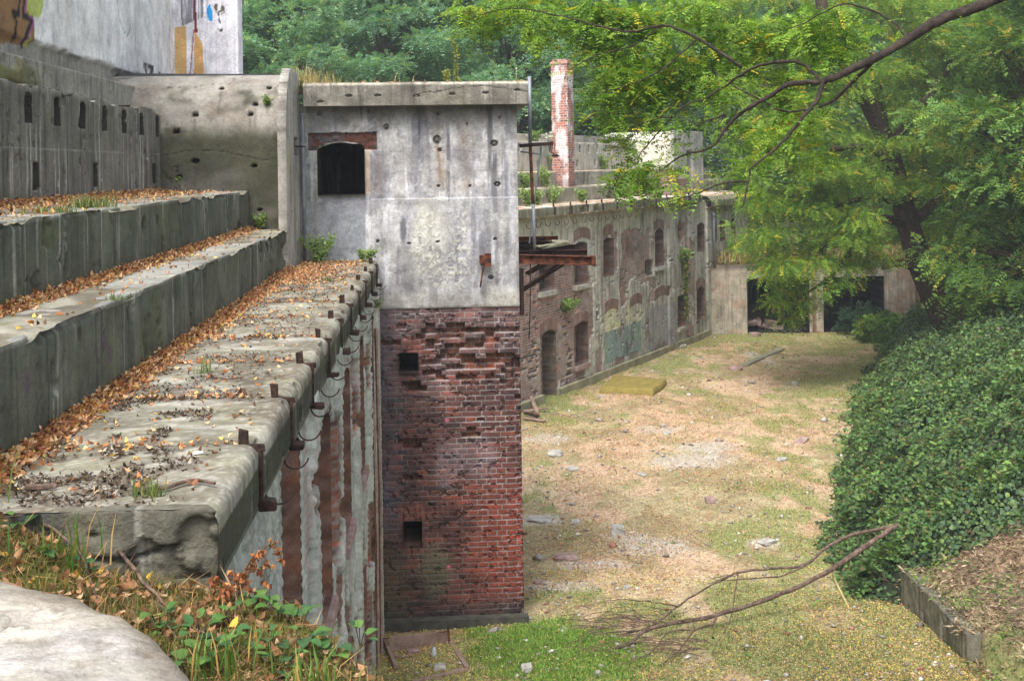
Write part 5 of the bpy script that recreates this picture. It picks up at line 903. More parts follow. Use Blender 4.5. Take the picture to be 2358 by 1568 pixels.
# ------------------------------------------------------------------ overhanging branch of a nearer tree
nt_ = empty('overhanging_locust', (7.6, 9.5, float(hz(7.6, 9.5))), 'nearer locust tree whose long dark branch reaches in from the top right corner', 'tree')
def nq(u_, v_, dy=0): return YP(u_, v_, 9.0+dy)
kk = .98; b = MB(); nb_pts = []
b.tube(curve([(7.6, 9.5, 1), (7.5, 9.5, 4), (7.2, 9.4, 7), (6.9, 9.3, 9.5)], 4), list(np.linspace(.24, .12, 13)), 10)
def br(l_, a, e_, conv=True):
    pts_ = curve([nq(x*kk, y*kk, d) for (x, y, d) in l_] if conv else l_, 5); L_ = len(pts_); pts_ = [p+Vector([random.uniform(-.006, .006) for _ in range(3)]) for p in pts_]; b.tube(pts_, [.9*(a+(e_-a)*i/(L_-1))*random.uniform(.9, 1.12) for i in range(L_)], 7); nb_pts.extend(pts_[2:])
b.tube(curve([(7.3, 9.4, 6.4), (6.2, 9.2, 7.4), nq(2355*kk, -8)], 5), list(np.linspace(.11, .040, 11)), 8)
br([(2355, -8, 0), (2270, 25, 0), (2202, 51, 0), (2136, 92, 0), (2059, 135, 0), (1967, 179, 0), (1926, 194, 0)], .052, .028)
br([(1926, 194, 0), (1855, 199, 0), (1794, 235, .1), (1743, 265, .2), (1702, 306, .3), (1671, 347, .3), (1610, 362, .4), (1560, 395, .5)], .024, .006)
br([(1926, 190, 0), (1886, 150, .2), (1830, 145, .3), (1773, 158, .4), (1722, 189, .5), (1661, 230, .6), (1600, 255, .7), (1530, 330, .8), (1500, 370, .8)], .018, .004)
br([(1937, 190, 0), (1916, 240, -.1), (1886, 275, -.2), (1855, 316, -.2), (1824, 347, -.3), (1768, 393, -.3), (1758, 428, -.3), (1743, 490, -.4)], .02, .005)
br([(2059, 135, 0), (2008, 189, .2), (1957, 235, .3), (1926, 250, .3), (1886, 260, .3), (1835, 260, .4), (1794, 237, .4), (1722, 199, .5), (1666, 158, .6)], .018, .004)
br([(1758, 428, -.3), (1700, 430, -.3), (1650, 450, -.2), (1600, 465, -.2), (1560, 480, -.1)], .01, .003)
br([(1702, 270, .3), (1640, 290, .3), (1600, 275, .5), (1540, 280, .6), (1480, 300, .7)], .008, .003)
br([(1743, 160, .4), (1640, 90, .6), (1560, 60, .7), (1480, 75, .8), (1400, 60, .9), (1320, 40, 1.0), (1200, 20, 1.0), (1090, 50, 1.0)], .016, .003)
br([(1560, 60, .7), (1480, 110, .8), (1400, 130, .9), (1330, 170, .9)], .008, .003)
br([(1640, 90, .6), (1560, 160, .6), (1480, 200, .7), (1400, 220, .7)], .008, .003)
br([(2136, 92, 0), (2080, 40, .3), (1980, 10, .4), (1880, 60, .5), (1800, 80, .5)], .012, .003)
b.build('trunk', M_BARK_D, nt_, smooth=True)
rng = np.random.default_rng(61); cs = []; rs = []; Sn = 2744/9.2
nm_ = [(1060, 28, 1, 30), (1110, 48, 1, 34), (1160, 20, 1, 38), (1220, 30, 1, 38), (1280, 20, .9, 45), (1255, 90, .9, 26), (1330, 60, .9, 48), (1400, 40, .8, 52), (1385, 130, .8, 28), (1410, 110, .8, 46), (1480, 60, .7, 55), (1550, 30, .7, 55), (1380, 190, .7, 38), (1460, 170, .7, 46), (1540, 130, .6, 52), (1620, 60, .6, 60), (1440, 240, .6, 42), (1520, 220, .6, 46), (1400, 265, .6, 34), (1600, 180, .5, 52), (1680, 120, .5, 55), (1590, 270, .5, 22), (1500, 285, .6, 26), (1560, 330, .5, 14), (1450, 340, .6, 26), (1480, 385, .5, 32), (1440, 400, .5, 32), (1550, 390, .4, 18), (1480, 425, .4, 20), (1660, 215, .3, 38), (1700, 290, .2, 22), (1640, 330, .3, 12), (1750, 360, -.2, 24), (1690, 385, -.2, 12), (1780, 300, 0, 32), (1850, 280, 0, 44), (1800, 200, .2, 44), (1750, 60, .4, 60), (1830, 60, .3, 55), (1900, 90, .2, 50), (1560, 440, 0, 12), (1720, 430, -.4, 12), (1620, 400, .2, 9), (1880, 350, -.1, 30), (1960, 60, .2, 50)]
for (u_, v_, d, r) in nm_: q = nq(u_, v_, d+.75); cs.append(tuple(q)); rs.append(r/Sn*.5); [(cs.append(tuple(q+Vector((random.uniform(-1, 1)*r/Sn, random.uniform(-.3, .5), random.uniform(-.9, .9)*r/Sn)))), rs.append(r/Sn*random.uniform(.4, .65))) for _ in range(5)]
V1 = cluster_sprays(cs, rs, 4300, rng, LG, [3, 2.8, 2.4, .9, .5], zs=.35, pairs=6, LL=.16, ll=.036, lw=.019, droop=.3)
pp = np.array([tuple(p) for p in nb_pts]); pp = np.repeat(pp[::2], 3, 0); pp = pp+rng.normal(size=pp.shape)*.06+np.array([0, .12, 0])
V2 = sprays(pp, rdir(len(pp), rng, .5), rng, 6, .15, .03, .015, pick(rng, len(pp), LG, [3, 2.6, 2.2, .8, .55]), .3)
cloud('crown', [V1, V2], M_LEAF, nt_)
#@@GROUNDVEG
# ------------------------------------------------------------------ ivy and undergrowth on the bank
def scatter_hill(n, rng, x0, x1, y0, y1, cond):
    x = rng.uniform(x0, x1, n); y = rng.uniform(y0, y1, n); k = cond(x, y); x = x[k]; y = y[k]; return x, y
rng = np.random.default_rng(70)
def ivyh(x, y): # thickness of the ivy mass above the soil
    t = x-foot(y); return (.42*ss(-.5, .9, t)*(1-.35*ss(3, 8, t))+(1.15*(fbm(x*.9, y*.9, 900, 3)-.47)+.45*(fbm(x*2.6, y*2.6, 901)-.5))*ss(-.3, .8, t))*ss(14.9, 15.9, y+.25*(x-6))
x, y = scatter_hill(430000, rng, 5, 22, 14.8, 40, lambda x, y: (x-foot(y) > -.1-1.1*(fbm(x*1.1, y*1.1, 902)-.3)) & (x < .56*y+2.5) & (rng.uniform(size=len(x)) < np.clip(1.5*(17/y)**1.6, 0, 1)) & (y+.25*(x-6) > 15.0+.5*fbm(x*2, y*2, 903)))
hI = np.maximum(ivyh(x, y), .04); P = np.stack([x, y, hz(x, y)+hI*rng.uniform(.55, 1.08, len(x))], -1)
e = .05; gxn = -(hz(x+e, y)+ivyh(x+e, y)-hz(x-e, y)-ivyh(x-e, y))/(2*e); gyn = -(hz(x, y+e)+ivyh(x, y+e)-hz(x, y-e)-ivyh(x, y-e))/(2*e)
Nn = norm(np.stack([gxn, gyn, np.ones_like(x)], -1)+rng.normal(size=P.shape)*.55); D = norm(np.cross(Nn, rdir(len(x), rng))+np.array([0, 0, -.25])); Sv = norm(np.cross(D, Nn))
IV = [(.085, .15, .055), (.06, .115, .05), (.115, .19, .065), (.18, .26, .06), (.12, .09, .045)]
ci = pick(rng, len(x), IV, [3, 3, 2.4, .8, .35]); sz_ = rng.uniform(.2, 1, len(x))*.068+.016*(1+.25*(y > 24))
ci = ci*(.42+.95*fbm(x*1.9, y*1.9, 904))[:, None]; ky = (fbm(x*3.1, y*3.1, 905) > .36) | (rng.uniform(size=len(x)) < .35); x, y, P, D, Sv, sz_, ci = x[ky], y[ky], P[ky], D[ky], Sv[ky], sz_[ky], ci[ky]; cloud('ivy', [hexleaf(P, D, Sv, sz_, sz_*.9, ci, .18)], M_IVY); tag(bpy.data.objects['ivy'], 'dense dark green ivy and bramble carpet covering the right bank', 'ivy', kind='stuff')
# near-black sheet below the ivy, shade among the stems put into its colour
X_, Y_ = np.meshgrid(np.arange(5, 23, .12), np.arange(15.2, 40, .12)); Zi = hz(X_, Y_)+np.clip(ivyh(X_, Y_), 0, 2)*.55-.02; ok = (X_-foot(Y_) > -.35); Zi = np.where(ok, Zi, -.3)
tag(surf('undergrowth_shade', np.stack([X_, Y_, Zi], -1), np.ones(X_.shape+(3,))*np.array((.018, .026, .012)), M_GROUND, smooth=True), 'near-black sheet standing for stems and shade beneath the ivy carpet', 'undergrowth', kind='stuff')
# undergrowth further up the slope: taller bushes
def bush(name, p, r, n, cols, probs, label, group, zs=.7, ll=.06, lw=.035, LL=.22, seed=0, cat='bush', pairs=4):
    rng = np.random.default_rng(seed); t = empty(name, tuple(p), label, cat, group); b = MB(); cs = []; rs = []
    for k in range(7):
        a = rng.uniform(0, 6.28); q = Vector(p)+Vector((math.cos(a)*r*.5*rng.uniform(.2, 1), math.sin(a)*r*.5*rng.uniform(.2, 1), r*rng.uniform(.3, 1)*zs)); cs.append(tuple(q)); rs.append(r*.5); b.tube([Vector(p)-Vector((0, 0, .1)), (Vector(p)+q)/2+Vector((0, 0, .1*r)), q], [.02*r+.004, .014*r+.002, .005*r+.001], 5)
    b.build('stem', M_BARK, t); cloud('foliage', [cluster_sprays(cs, rs, n/(r*r*.25)/7, rng, cols, probs, zs=.8, LL=LL, ll=ll, lw=lw, pairs=pairs)], M_LEAF, t); return t
BUSHL = 'leafy green bush in the undergrowth of the right bank'
for i, (u_, v_, r) in enumerate(((2260, 700, 1.1), (2330, 700, 1.2), (2050, 650, .9), (2280, 600, 1.5), (2060, 740, .8), (2345, 620, 1.4), (2250, 570, 1.5), (2010, 755, .7))):
    p = hill(u_, v_+30); p.z = float(hz(p.x, p.y)); bush('bush', p, r, 900, MG, [3, 3, 2, 2, .3], BUSHL, 'bushes in the undergrowth of the right bank', seed=100+i, ll=.07, lw=.045)
# stray bramble shoots arching out of the ivy
rng = np.random.default_rng(74); b = MB(); Pl = []; Dl = []
for k in range(420):
    yy = 15.6+13*rng.uniform()**1.3; t_ = rng.uniform(-.1, 3.5); xx = float(foot(yy))+t_; p = Vector((xx, yy, float(hz(xx, yy))+max(.05, float(ivyh(np.array(xx), np.array(yy))))*.7)); a = rng.uniform(2.2, 4.4); L_ = rng.uniform(.25, .8)
    c_ = curve([p, p+Vector((math.cos(a)*L_*.45, math.sin(a)*L_*.3, L_*rng.uniform(.15, .45))), p+Vector((math.cos(a)*L_, math.sin(a)*L_*.6, -L_*rng.uniform(.0, .35)))], 6); b.tube(c_, list(np.linspace(.006, .002, len(c_))), 4)
    for q in c_[3:]:
        for _ in range(4): Pl.append(tuple(q+Vector([rng.normal()*.02 for _ in range(3)]))); Dl.append(rdir(1, rng, .5)[0]+np.array([0, 0, -.2]))
tag(b.build('bramble_stems', M_DEAD), 'bare bramble stems arching from the ivy carpet', 'bramble', kind='stuff')
P = np.array(Pl); D = norm(np.array(Dl)); Sv = norm(np.cross(D, np.array([0, 0, 1.])+rng.normal(size=P.shape)*.5)); L_ = rng.uniform(.05, .1, len(P))
tag(cloud('bramble_leaves', [hexleaf(P, D, Sv, L_, L_*.7, pick(rng, len(P), [(.13, .24, .07), (.09, .17, .06), (.2, .32, .08), (.2, .17, .06)], [3, 3, 1.5, .6]), .2)], M_LEAF), 'lighter bramble leaves trailing out over the ivy bank', 'bramble', kind='stuff')
# litter and brambles on the near right slope
rng = np.random.default_rng(72)
x, y = scatter_hill(60000, rng, 5.9, 11, 9, 17.5, lambda x, y: (x-foot(y) > -.04+.3*ss(13.9, 13.3, y)*-1) & (y+.25*(x-6) < 15.9))
zb = np.where((x-foot(y) < .16) & (y > 13.35) & (y < 15.3), np.maximum(hz(x, y), .42-.10*np.clip((15.0-y)/1.7, 0, 2)), hz(x, y)); P = np.stack([x, y, zb+rng.uniform(0, .06, len(x))], -1); D = rdir(len(x), rng, .35); Sv = norm(np.cross(D, rdir(len(x), rng)))
BR = [C(168, 144, 116), C(132, 108, 86), C(194, 172, 142), C(90, 72, 58), (.10, .17, .05)]
cloud('slope_litter', [leafquads(P, D, Sv, rng.uniform(.03, .12, len(x)), rng.uniform(.004, .028, len(x)), np.where((fbm(x*2.2, y*2.2, 731) > .56)[:, None] & (rng.uniform(size=(len(x), 1)) < .55), pick(rng, len(x), MG[:4], [1, 1, 1, 1]), pick(rng, len(x), BR, [3, 3, 2, 2.4, .8])), .3)], M_DRY); tag(bpy.data.objects['slope_litter'], 'brown dead leaves and bramble stems on the lower right slope', 'leaf litter', kind='stuff')
# hanging dry roots under the ivy edge
# ------------------------------------------------------------------ courtyard litter and grass
rng = np.random.default_rng(73)
x = rng.uniform(-.8, 14, 300000); y = 12.8+27*rng.uniform(size=300000)**1.5; k = (foff(x, y) > .1) & (x < foot(y)) & ~((x < 1.05) & (y > 15.0) & (y < 19)) & (rng.uniform(size=len(x)) < .35+.65*ss(.4, .6, fbm(x*.8, y*.6, 74))); x = x[k]; y = y[k]
P = np.stack([x, y, hz(x, y)+.012], -1); D = rdir(len(x), rng, .3); Sv = norm(np.cross(D, np.array([0, 0, 1.])+rng.normal(size=P.shape)*.3))
LT = [C(200, 160, 120), C(172, 128, 94), C(222, 188, 152), C(134, 102, 78), C(214, 194, 90), C(188, 124, 78)]
cc = pick(rng, len(x), LT, [3, 3, 1.6, 2, .5, 1]); nearm = (y < 17) & (rng.uniform(size=len(y)) < .8); cc[nearm] = pick(rng, nearm.sum(), LT, [2, 1.5, 2, 1.5, 4, .4])
cloud('fallen_leaves', [leafquads(P, D, Sv, rng.uniform(.018, .042, len(x)), rng.uniform(.010, .02, len(x)), cc, .35)], M_DRY); tag(bpy.data.objects['fallen_leaves'], 'small tan and yellow fallen leaves scattered over the courtyard', 'fallen leaves', kind='stuff')
def blades(P, h_, rng, cols, probs, w_=.006, bend=.4):
    n = len(P); a = rng.uniform(0, 6.28, n); d = np.stack([np.cos(a), np.sin(a), np.zeros(n)], -1); s = np.stack([-np.sin(a), np.cos(a), np.zeros(n)], -1); h_ = np.asarray(h_).reshape(-1, 1); up_v = np.array([0, 0, 1.]); bd = rng.uniform(.1, 1, (n, 1))*bend
    m1 = P+up_v*h_*.55+d*h_*bd*.35; tpx = P+up_v*h_*(1-.3*bd)+d*h_*bd*1.1; V = np.stack([P-s*w_, P+s*w_, m1+s*w_*.8, m1-s*w_*.8, tpx+s*w_*.15, tpx-s*w_*.15], 1).reshape(-1, 3)
    i = np.arange(n)*6; Q = np.concatenate([np.stack([i, i+1, i+2, i+3], -1), np.stack([i+3, i+2, i+4, i+5], -1)]); return V, Q, np.repeat(pick(rng, n, cols, probs), 6, 0)
# stone chips and crumbled mortar
nC = 5200; x = rng.uniform(-.8, 14, nC); y = 12.9+27*rng.uniform(size=nC)**1.4; k = (foff(x, y) > .15) & (x < foot(y)) & ~((x < 1.05) & (y > 15.0) & (y < 19)) & (rng.uniform(size=nC) < .25+.9*ss(.5, .65, fbm(x*1.1, y*.8, 741))+.6*np.exp(-foff(x, y)/.8)); x = x[k]; y = y[k]; nC = len(x)
sz3 = (rng.uniform(.012, .05, nC)**1.0*(1+.5*(rng.uniform(size=nC) > .96)*2))[:, None]; c0_ = np.stack([x, y, hz(x, y)+.3*sz3[:, 0]], -1); oc = []
for v_ in ((1, 0, 0), (0, 1, 0), (-1, 0, 0), (0, -1, 0), (0, 0, 1), (0, 0, -1)): oc.append(c0_+(np.array(v_)*np.array([1, .8, .5])+rng.normal(size=(nC, 3))*.25)*sz3)
V = np.stack(oc, 1).reshape(-1, 3); i = np.arange(nC)*6; Q = np.concatenate([np.stack([i+a_, i+b_, i+c_, i+c_], -1) for a_, b_, c_ in ((0, 1, 4), (1, 2, 4), (2, 3, 4), (3, 0, 4), (1, 0, 5), (2, 1, 5), (3, 2, 5), (0, 3, 5))])[:, :3]
tag(cloud('stone_chips', [(V, Q, np.repeat(pick(rng, nC, [C(170, 164, 154), C(140, 132, 124), C(200, 196, 188), C(150, 104, 88)], [3, 3, 1.5, 1]), 6, 0))], M_WALL), 'small stone chips and mortar crumbs strewn over the courtyard', 'gravel', kind='stuff')
GC = [(.14, .20, .055), (.10, .16, .045), (.20, .24, .08), C(190, 172, 120)]
x = rng.uniform(-.8, 14, 230000); y = 12.8+27*rng.uniform(size=230000)**1.6
gd = fbm(x*2.1+9, y*1.3, 24)+.32*np.exp(-np.maximum(foff(x, y), 0)/1.3)+.42*gauss(x, y, 1.3, 14, 1.4, 1.3)+.22*ss(3.2, 1.5, np.abs(foot(y)-x))+.12*ss(17.5, 15, y)+.25*gauss(x, y, 10.5, 38, 2.5, 2.2)-.12*gauss(x, y, 4, 22, 2.5, 4)+.1*(fbm(x*9, y*9, 75)-.5)
k = (foff(x, y) > .1) & (x < foot(y)+.1) & ~((x < 1.05) & (y > 15.0) & (y < 19)) & (rng.uniform(size=len(x)) < ss(.58, .88, gd)+.03) & ~((x > -.75) & (x < .22) & (y > 13.6) & (y < 14.8)); x = x[k]; y = y[k]
mx_ = rng.uniform(.1, 2.8, 26000); my_ = rng.uniform(12.9, 15.2, 26000); kq = (gauss(mx_, my_, 1.15, 14.0, 1.25, 1.05)+.7*(fbm(mx_*3, my_*3, 761)-.5)+.25*(rng.uniform(size=len(mx_))-.5) > .5) & ~((mx_ < .26) & (my_ < 14.8)) & ~((mx_ < 1.05) & (my_ > 15)); mx_ = mx_[kq]; my_ = my_[kq]; MP = np.stack([mx_, my_, hz(mx_, my_)-.003], -1)
cloud('grass', [blades(np.stack([x, y, hz(x, y)-.003], -1), rng.uniform(.015, .05, len(x)), rng, GC, [3, 2.5, 2, 2.5], .004, 1.2), blades(MP, rng.uniform(.02, .06, len(MP)), rng, [(.20, .36, .05), (.15, .29, .045), (.30, .42, .08)], [2, 2, 1], .005, 1.1)], M_LEAF); tag(bpy.data.objects['grass'], 'patchy short grass growing across the courtyard', 'grass', kind='stuff')
# low weeds as ground cover
x = rng.uniform(0, 13, 9000); y = 13+25*rng.uniform(size=9000); gd = fbm(x*1.2+9, y*1.0, 77); k = (foff(x, y) > .12) & (foff(x, y) < .9) | ((gd > .62) & (foff(x, y) > .2) & (x < foot(y))); x = x[k]; y = y[k]; P = np.stack([x, y, hz(x, y)+rng.uniform(.0, .08, len(x))], -1)
D = rdir(len(x), rng, .3); Sv = norm(np.cross(D, np.array([0, 0, 1.])+rng.normal(size=P.shape)*.3)); cloud('ground_weeds', [leafquads(P, D, Sv, rng.uniform(.04, .08, len(x)), rng.uniform(.03, .05, len(x)), pick(rng, len(x), MG[:4], [2, 3, 2, 2]), .2)], M_IVY); tag(bpy.data.objects['ground_weeds'], 'low broad-leaved weeds along the foot of the ruin wall', 'weeds', kind='stuff')
# ------------------------------------------------------------------ leaf drifts on the terraces
rng = np.random.default_rng(80)
OR = [C(206, 154, 108), C(184, 122, 78), C(220, 184, 142), C(144, 100, 72), C(220, 186, 100), C(108, 78, 60)]
def drift(n, xw, wdt, z_, y0, y1, hgt, spread=.0):
    y = rng.uniform(y0, y1, n); t = np.abs(rng.normal(size=n))*wdt*(.5+.8*fbm(y*1.4, y*0, 81)); x = xw+.01+t; hh = hgt*np.exp(-(t/(wdt*.8))**2); return np.stack([x, y, z_+rng.uniform(0, 1, n)*hh+.008], -1)
parts = [drift(11000, -1.75, .058, 4.644, 4.2, 13.9, .045), drift(1800, -1.7, .4, 4.644, 12, 15.05, .02), drift(7000, -2.2, .05, 5.11, 4.2, 13.9, .04), drift(4500, -3.2, .09, 5.558, 5, 13.9, .05), drift(1600, -3.2, .5, 5.558, 5, 13.9, .01)]
yj = rng.choice(JY[1:], 1100)+rng.normal(size=1100)*.035; parts.append(np.stack([-1.7+.8*rng.uniform(size=1100)**2.4, yj, 4.65+rng.uniform(0, .012, 1100)], -1))
n_ = 550; parts.append(np.stack([rng.uniform(-1.7, -.86, n_), rng.uniform(4.2, 15, n_), np.full(n_, 4.656)], -1)); n_ = 260; parts.append(np.stack([rng.uniform(-2.2, -1.77, n_), rng.uniform(4.2, 13.8, n_), np.full(n_, 5.122)], -1))
x = -1.7+rng.uniform(0, 2.4, 1500); 
P = np.concatenate(parts); zmax = 0; lim = np.where(P[:, 2] < 4.9, -.88, np.where(P[:, 2] < 5.4, -1.78, -2.24)); P = P[P[:, 0] < lim]
D = rdir(len(P), rng, .45); Sv = norm(np.cross(D, np.array([0, 0, 1.])+rng.normal(size=P.shape)*.6)); L_ = rng.uniform(.02, .042, len(P))
cloud('leaf_drifts', [hexleaf(P, D, Sv, L_, L_*rng.uniform(.45, .7, len(P)), pick(rng, len(P), OR, [3, 3, 2.2, 2, .9, 1.6]), .45)], M_DRY); tag(bpy.data.objects['leaf_drifts'], 'drifts of orange-brown fallen leaves along the terrace ledges', 'fallen leaves', kind='stuff')
# dark crumbs and soil specks on the lower ledge
n_ = 9000; yy = np.concatenate([rng.uniform(4.2, 6.2, n_//2), rng.uniform(4.2, 15, n_//2)]); P = np.stack([-1.7+rng.beta(1.6, 2, n_)*.82, yy, np.full(n_, 4.652)], -1); kk_ = fbm(P[:, 0]*5+3, P[:, 1]*4, 107) > .47; P = P[kk_]
D = rdir(len(P), rng, .3); Sv = norm(np.cross(D, np.array([0, 0, 1.])+rng.normal(size=P.shape)*.5)); L_ = rng.uniform(.008, .035, len(P)); cloud('soil_crumbs', [leafquads(P, D, Sv, L_, L_*.4, pick(rng, len(P), [C(60, 48, 38), C(92, 74, 58), C(170, 160, 145)], [3, 2, 1]), .4)], M_DRY); tag(bpy.data.objects['soil_crumbs'], 'dark twig bits and soil crumbs on the lower ledge', 'debris', kind='stuff')
# grass tufts on ledges
def tuft(name, p, n, h_, label, group, seed, cols=GC, probs=(3, 2, 2, .6), r=.05, w_=.003, cat='grass tuft', m=None):
    rng = np.random.default_rng(seed); P = np.array(p)+np.stack([rng.normal(size=n)*r, rng.normal(size=n)*r, np.zeros(n)], -1); return tag(cloud(name, [blades(P, rng.uniform(.4, 1.1, n)*h_, rng, cols, probs, w_, .7)], m or M_LEAF), label, cat, group)
for i, (u_, v_, z_, n, h_, lab) in enumerate(((345, 1140, 4.644, 60, .07, 'small bright grass tuft at the near end of the lower ledge'), (205, 478, 5.558, 220, .10, 'clump of grass growing on the upper ledge'), (120, 490, 5.558, 160, .05, 'short yellowish grass on the left of the upper ledge'), (510, 440, 5.558, 80, .06, 'fine grass at the far end of the upper ledge'), (755, 648, 4.644, 70, .06, 'pale grass patch at the far end of the lower ledge'), (270, 690, 5.11, 40, .05, 'tiny grass tuft on the middle ledge'), (470, 858, 4.644, 30, .10, 'thin grass stems beside the leaf drift'))):
    tuft('grass_tuft', tuple(G(u_, v_, z_)), n, h_, lab, 'grass tufts on the ledges', 200+i, r=.028 if n < 100 else .07, w_=.003)
# leafy weeds in various places
def weed(name, p, h_, label, group, seed, cols=((.26, .38, .10), (.18, .3, .08), (.34, .42, .14)), k=7, leaf=.05, spread=.35, cat='plant'):
    rng = np.random.default_rng(seed); t = empty(name, tuple(p), label, cat, group); b = MB(); Pl = []; Dl = []
    for i in range(k):
        a = rng.uniform(0, 6.28); tip = Vector(p)+Vector((math.cos(a)*h_*spread*rng.uniform(.2, 1), math.sin(a)*h_*spread*rng.uniform(.2, 1), h_*rng.uniform(.6, 1))); c_ = curve([Vector(p), (Vector(p)+tip)/2+Vector((0, 0, h_*.08)), tip], 5); b.tube(c_, list(np.linspace(.003, .001, len(c_))), 4)
        for q in c_[2:]:
            for _ in range(6): Pl.append(tuple(q+Vector([rng.normal()*leaf*.4 for _ in range(3)]))); Dl.append(tuple(rdir(1, rng, .5)[0]))
    b.build('stem', M_BARK, t); P = np.array(Pl); D = np.array(Dl); Sv = norm(np.cross(D, np.array([0, 0, 1.])+rng.normal(size=P.shape)*.3)); L_ = rng.uniform(.6, 1.2, len(P))*leaf; cloud('leaves', [leafquads(P, D, Sv, L_, L_*.5, pick(rng, len(P), cols, [1]*len(cols)), .2)], M_LEAF, t); return t
weed('leafy_weed', YP(735, 606, 14.7), .34, 'leafy bright weed growing at the foot of the fin beside the tower window', None, 301, k=16, leaf=.05, spread=.75, cols=((.3, .42, .12), (.2, .33, .09), (.4, .5, .18)))
weed('leafy_weed', YP(835, 604, 14.95), .18, 'small green weed at the foot of the tower panel', None, 302, k=6, leaf=.035, spread=.5)
weed('leafy_weed', YP(616, 242, 14.05), .12, 'tiny light green plant rooted high on the round shelter wall', None, 303, k=3, leaf=.04)
weed('leafy_weed', YP(600, 522, 13.9), .14, 'small seedling at the base of the round shelter wall', None, 304, k=3, leaf=.04, spread=.5)
weed('leafy_weed', YP(416, 430, 14.0), .12, 'slim green seedling in the corner of the upper ledge', None, 305, k=2, leaf=.05)
weed('leafy_weed', tuple(fp(1.25, .1, 2.1)), .3, 'light green sapling sprouting from the brick wall over the doorway', None, 306, k=12, leaf=.09, spread=1.2)
weed('leafy_weed', tuple(fp(9.9, .1, 2.7)), .3, 'broad-leaved plant sprouting from the ragged wall hole', None, 307, k=7, leaf=.16, spread=.9)
for i, (s_, o_, z_, h_) in enumerate(((.3, -.5, 4.8, .45), (1.0, -.6, 4.8, .4), (2.2, -.7, 4.8, .5), (2.6, -1.1, 5.22, .55), (1.6, -1.2, 5.22, .45), (6.3, -.7, 4.8, .6), (7.0, -.7, 4.8, .45), (5.3, -2.1, 5.63, .5), (9.0, -2.2, 5.63, .5), (15.4, -1.5, 5.2, .6), (15.9, -.6, 4.8, .6), (.2, -1.9, 5.63, .4), (3.1, -.3, 4.8, .35), (4.9, -2.6, 6.5, .35))):
    weed('terrace_weed', tuple(fp(s_, o_, z_)), h_, 'pale green weed clump growing on the far terraces', 'weeds on the far terraces', 320+i, k=9, leaf=.08, spread=.6)
for i, (u_, v_, lab) in enumerate(((850, 598, 'green weed at the ledge end beside the last bracket'), (865, 712, 'bright weed hanging from the wall at the tower corner'))): weed('leafy_weed', YP(u_, v_, 14.8), .14, lab, None, 350+i, k=5, leaf=.04, spread=.9)
# vine hanging down the far wall
vn_ = empty('hanging_vine', tuple(fp(9.95, .15, 2.7)), 'yellow-green vine trailing down the far wall from the ragged hole', 'vine'); rng = np.random.default_rng(82)
P = np.stack([np.array(tuple(fp(9.9+rng.normal()*.08, .12+rng.uniform(0, .08), rng.uniform(.9, 2.7)))) for _ in range(420)]); D = rdir(len(P), rng); D[:, 2] -= .6; D = norm(D); Sv = norm(np.cross(D, rdir(len(P), rng))); cloud('leaves', [leafquads(P, D, Sv, .09, .06, pick(rng, len(P), [(.2, .24, .05), (.3, .26, .05), (.1, .17, .05)], [2, 1, 2]), .2)], M_LEAF, vn_)
# roof plants of the tower
gs = empty('goldenrod', YP(1052, 187, 15.6), 'tall yellowing goldenrod stalk growing on the tower roof', 'plant'); b = MB(); c_ = curve([YP(1052, 188, 15.6), YP(1050, 160, 15.6), YP(1050, 120, 15.6), YP(1040, 90, 15.6)], 6); b.tube(c_, .005, 5); b.build('stem', M_BARK, gs)
Pl = np.array([tuple(q) for q in c_ for _ in range(9)]); D = rdir(len(Pl), rng, .6); Sv = norm(np.cross(D, rdir(len(Pl), rng))); cloud('leaves', [leafquads(Pl, D, Sv, rng.uniform(.03, .07, len(Pl)), .014, pick(rng, len(Pl), [(.25, .3, .06), (.4, .38, .08)], [2, 1]), .2)], M_LEAF, gs)
weed('roof_weed', YP(1030, 188, 15.5), .16, 'small yellow-green weed beside the goldenrod stalk', None, 361, cols=((.3, .34, .08), (.4, .4, .1)), k=4, leaf=.04)
b = MB(); b.tube([YP(1189, 187, 15.0), YP(1189, 158, 15.0)], .003, 4); b.tube([YP(1189, 160, 15.0), YP(1188.5, 155, 15.0)], [.009, .004], 6); tag(b.build('seed_stalk', M_YWOOD), 'single dry plantain seed stalk on the cornice near the pole', 'plant')
HAY = [C(196, 180, 130), C(170, 150, 104), (.12, .2, .06)]
for i, (u_, n, h_, lab) in enumerate(((700, 120, .34, 'tall dry grass clump on the roof above the fin'), (725, 110, .24, 'dry straw coloured grass behind the cornice left end'), (770, 60, .2, 'sparse dry grass stems on the left of the tower roof'), (905, 14, .2, 'few thin dry stalks in the middle of the tower roof'), (640, 40, .26, 'thin dry grasses behind the round shelter top'))):
    q = YP(u_, 184, 15.6); tuft('roof_grass', (q.x, 15.6, 6.87), n, h_, lab, 'dry grasses on the roofs', 370+i, HAY, (3, 2, 1.2), r=.12, w_=.003)
x = rng.uniform(-1.6, 1.1, 900); y = rng.uniform(14.9, 16.5, 900); P = np.stack([x, y, np.full(900, 6.872)], -1); D = rdir(900, rng, .4); Sv = norm(np.cross(D, rdir(900, rng))); tag(cloud('roof_litter', [leafquads(P, D, Sv, .04, .02, pick(rng, 900, OR, [3, 3, 2, 2, 1, 2]), .4)], M_DRY), 'fallen leaves on top of the tower roof', 'fallen leaves', kind='stuff')
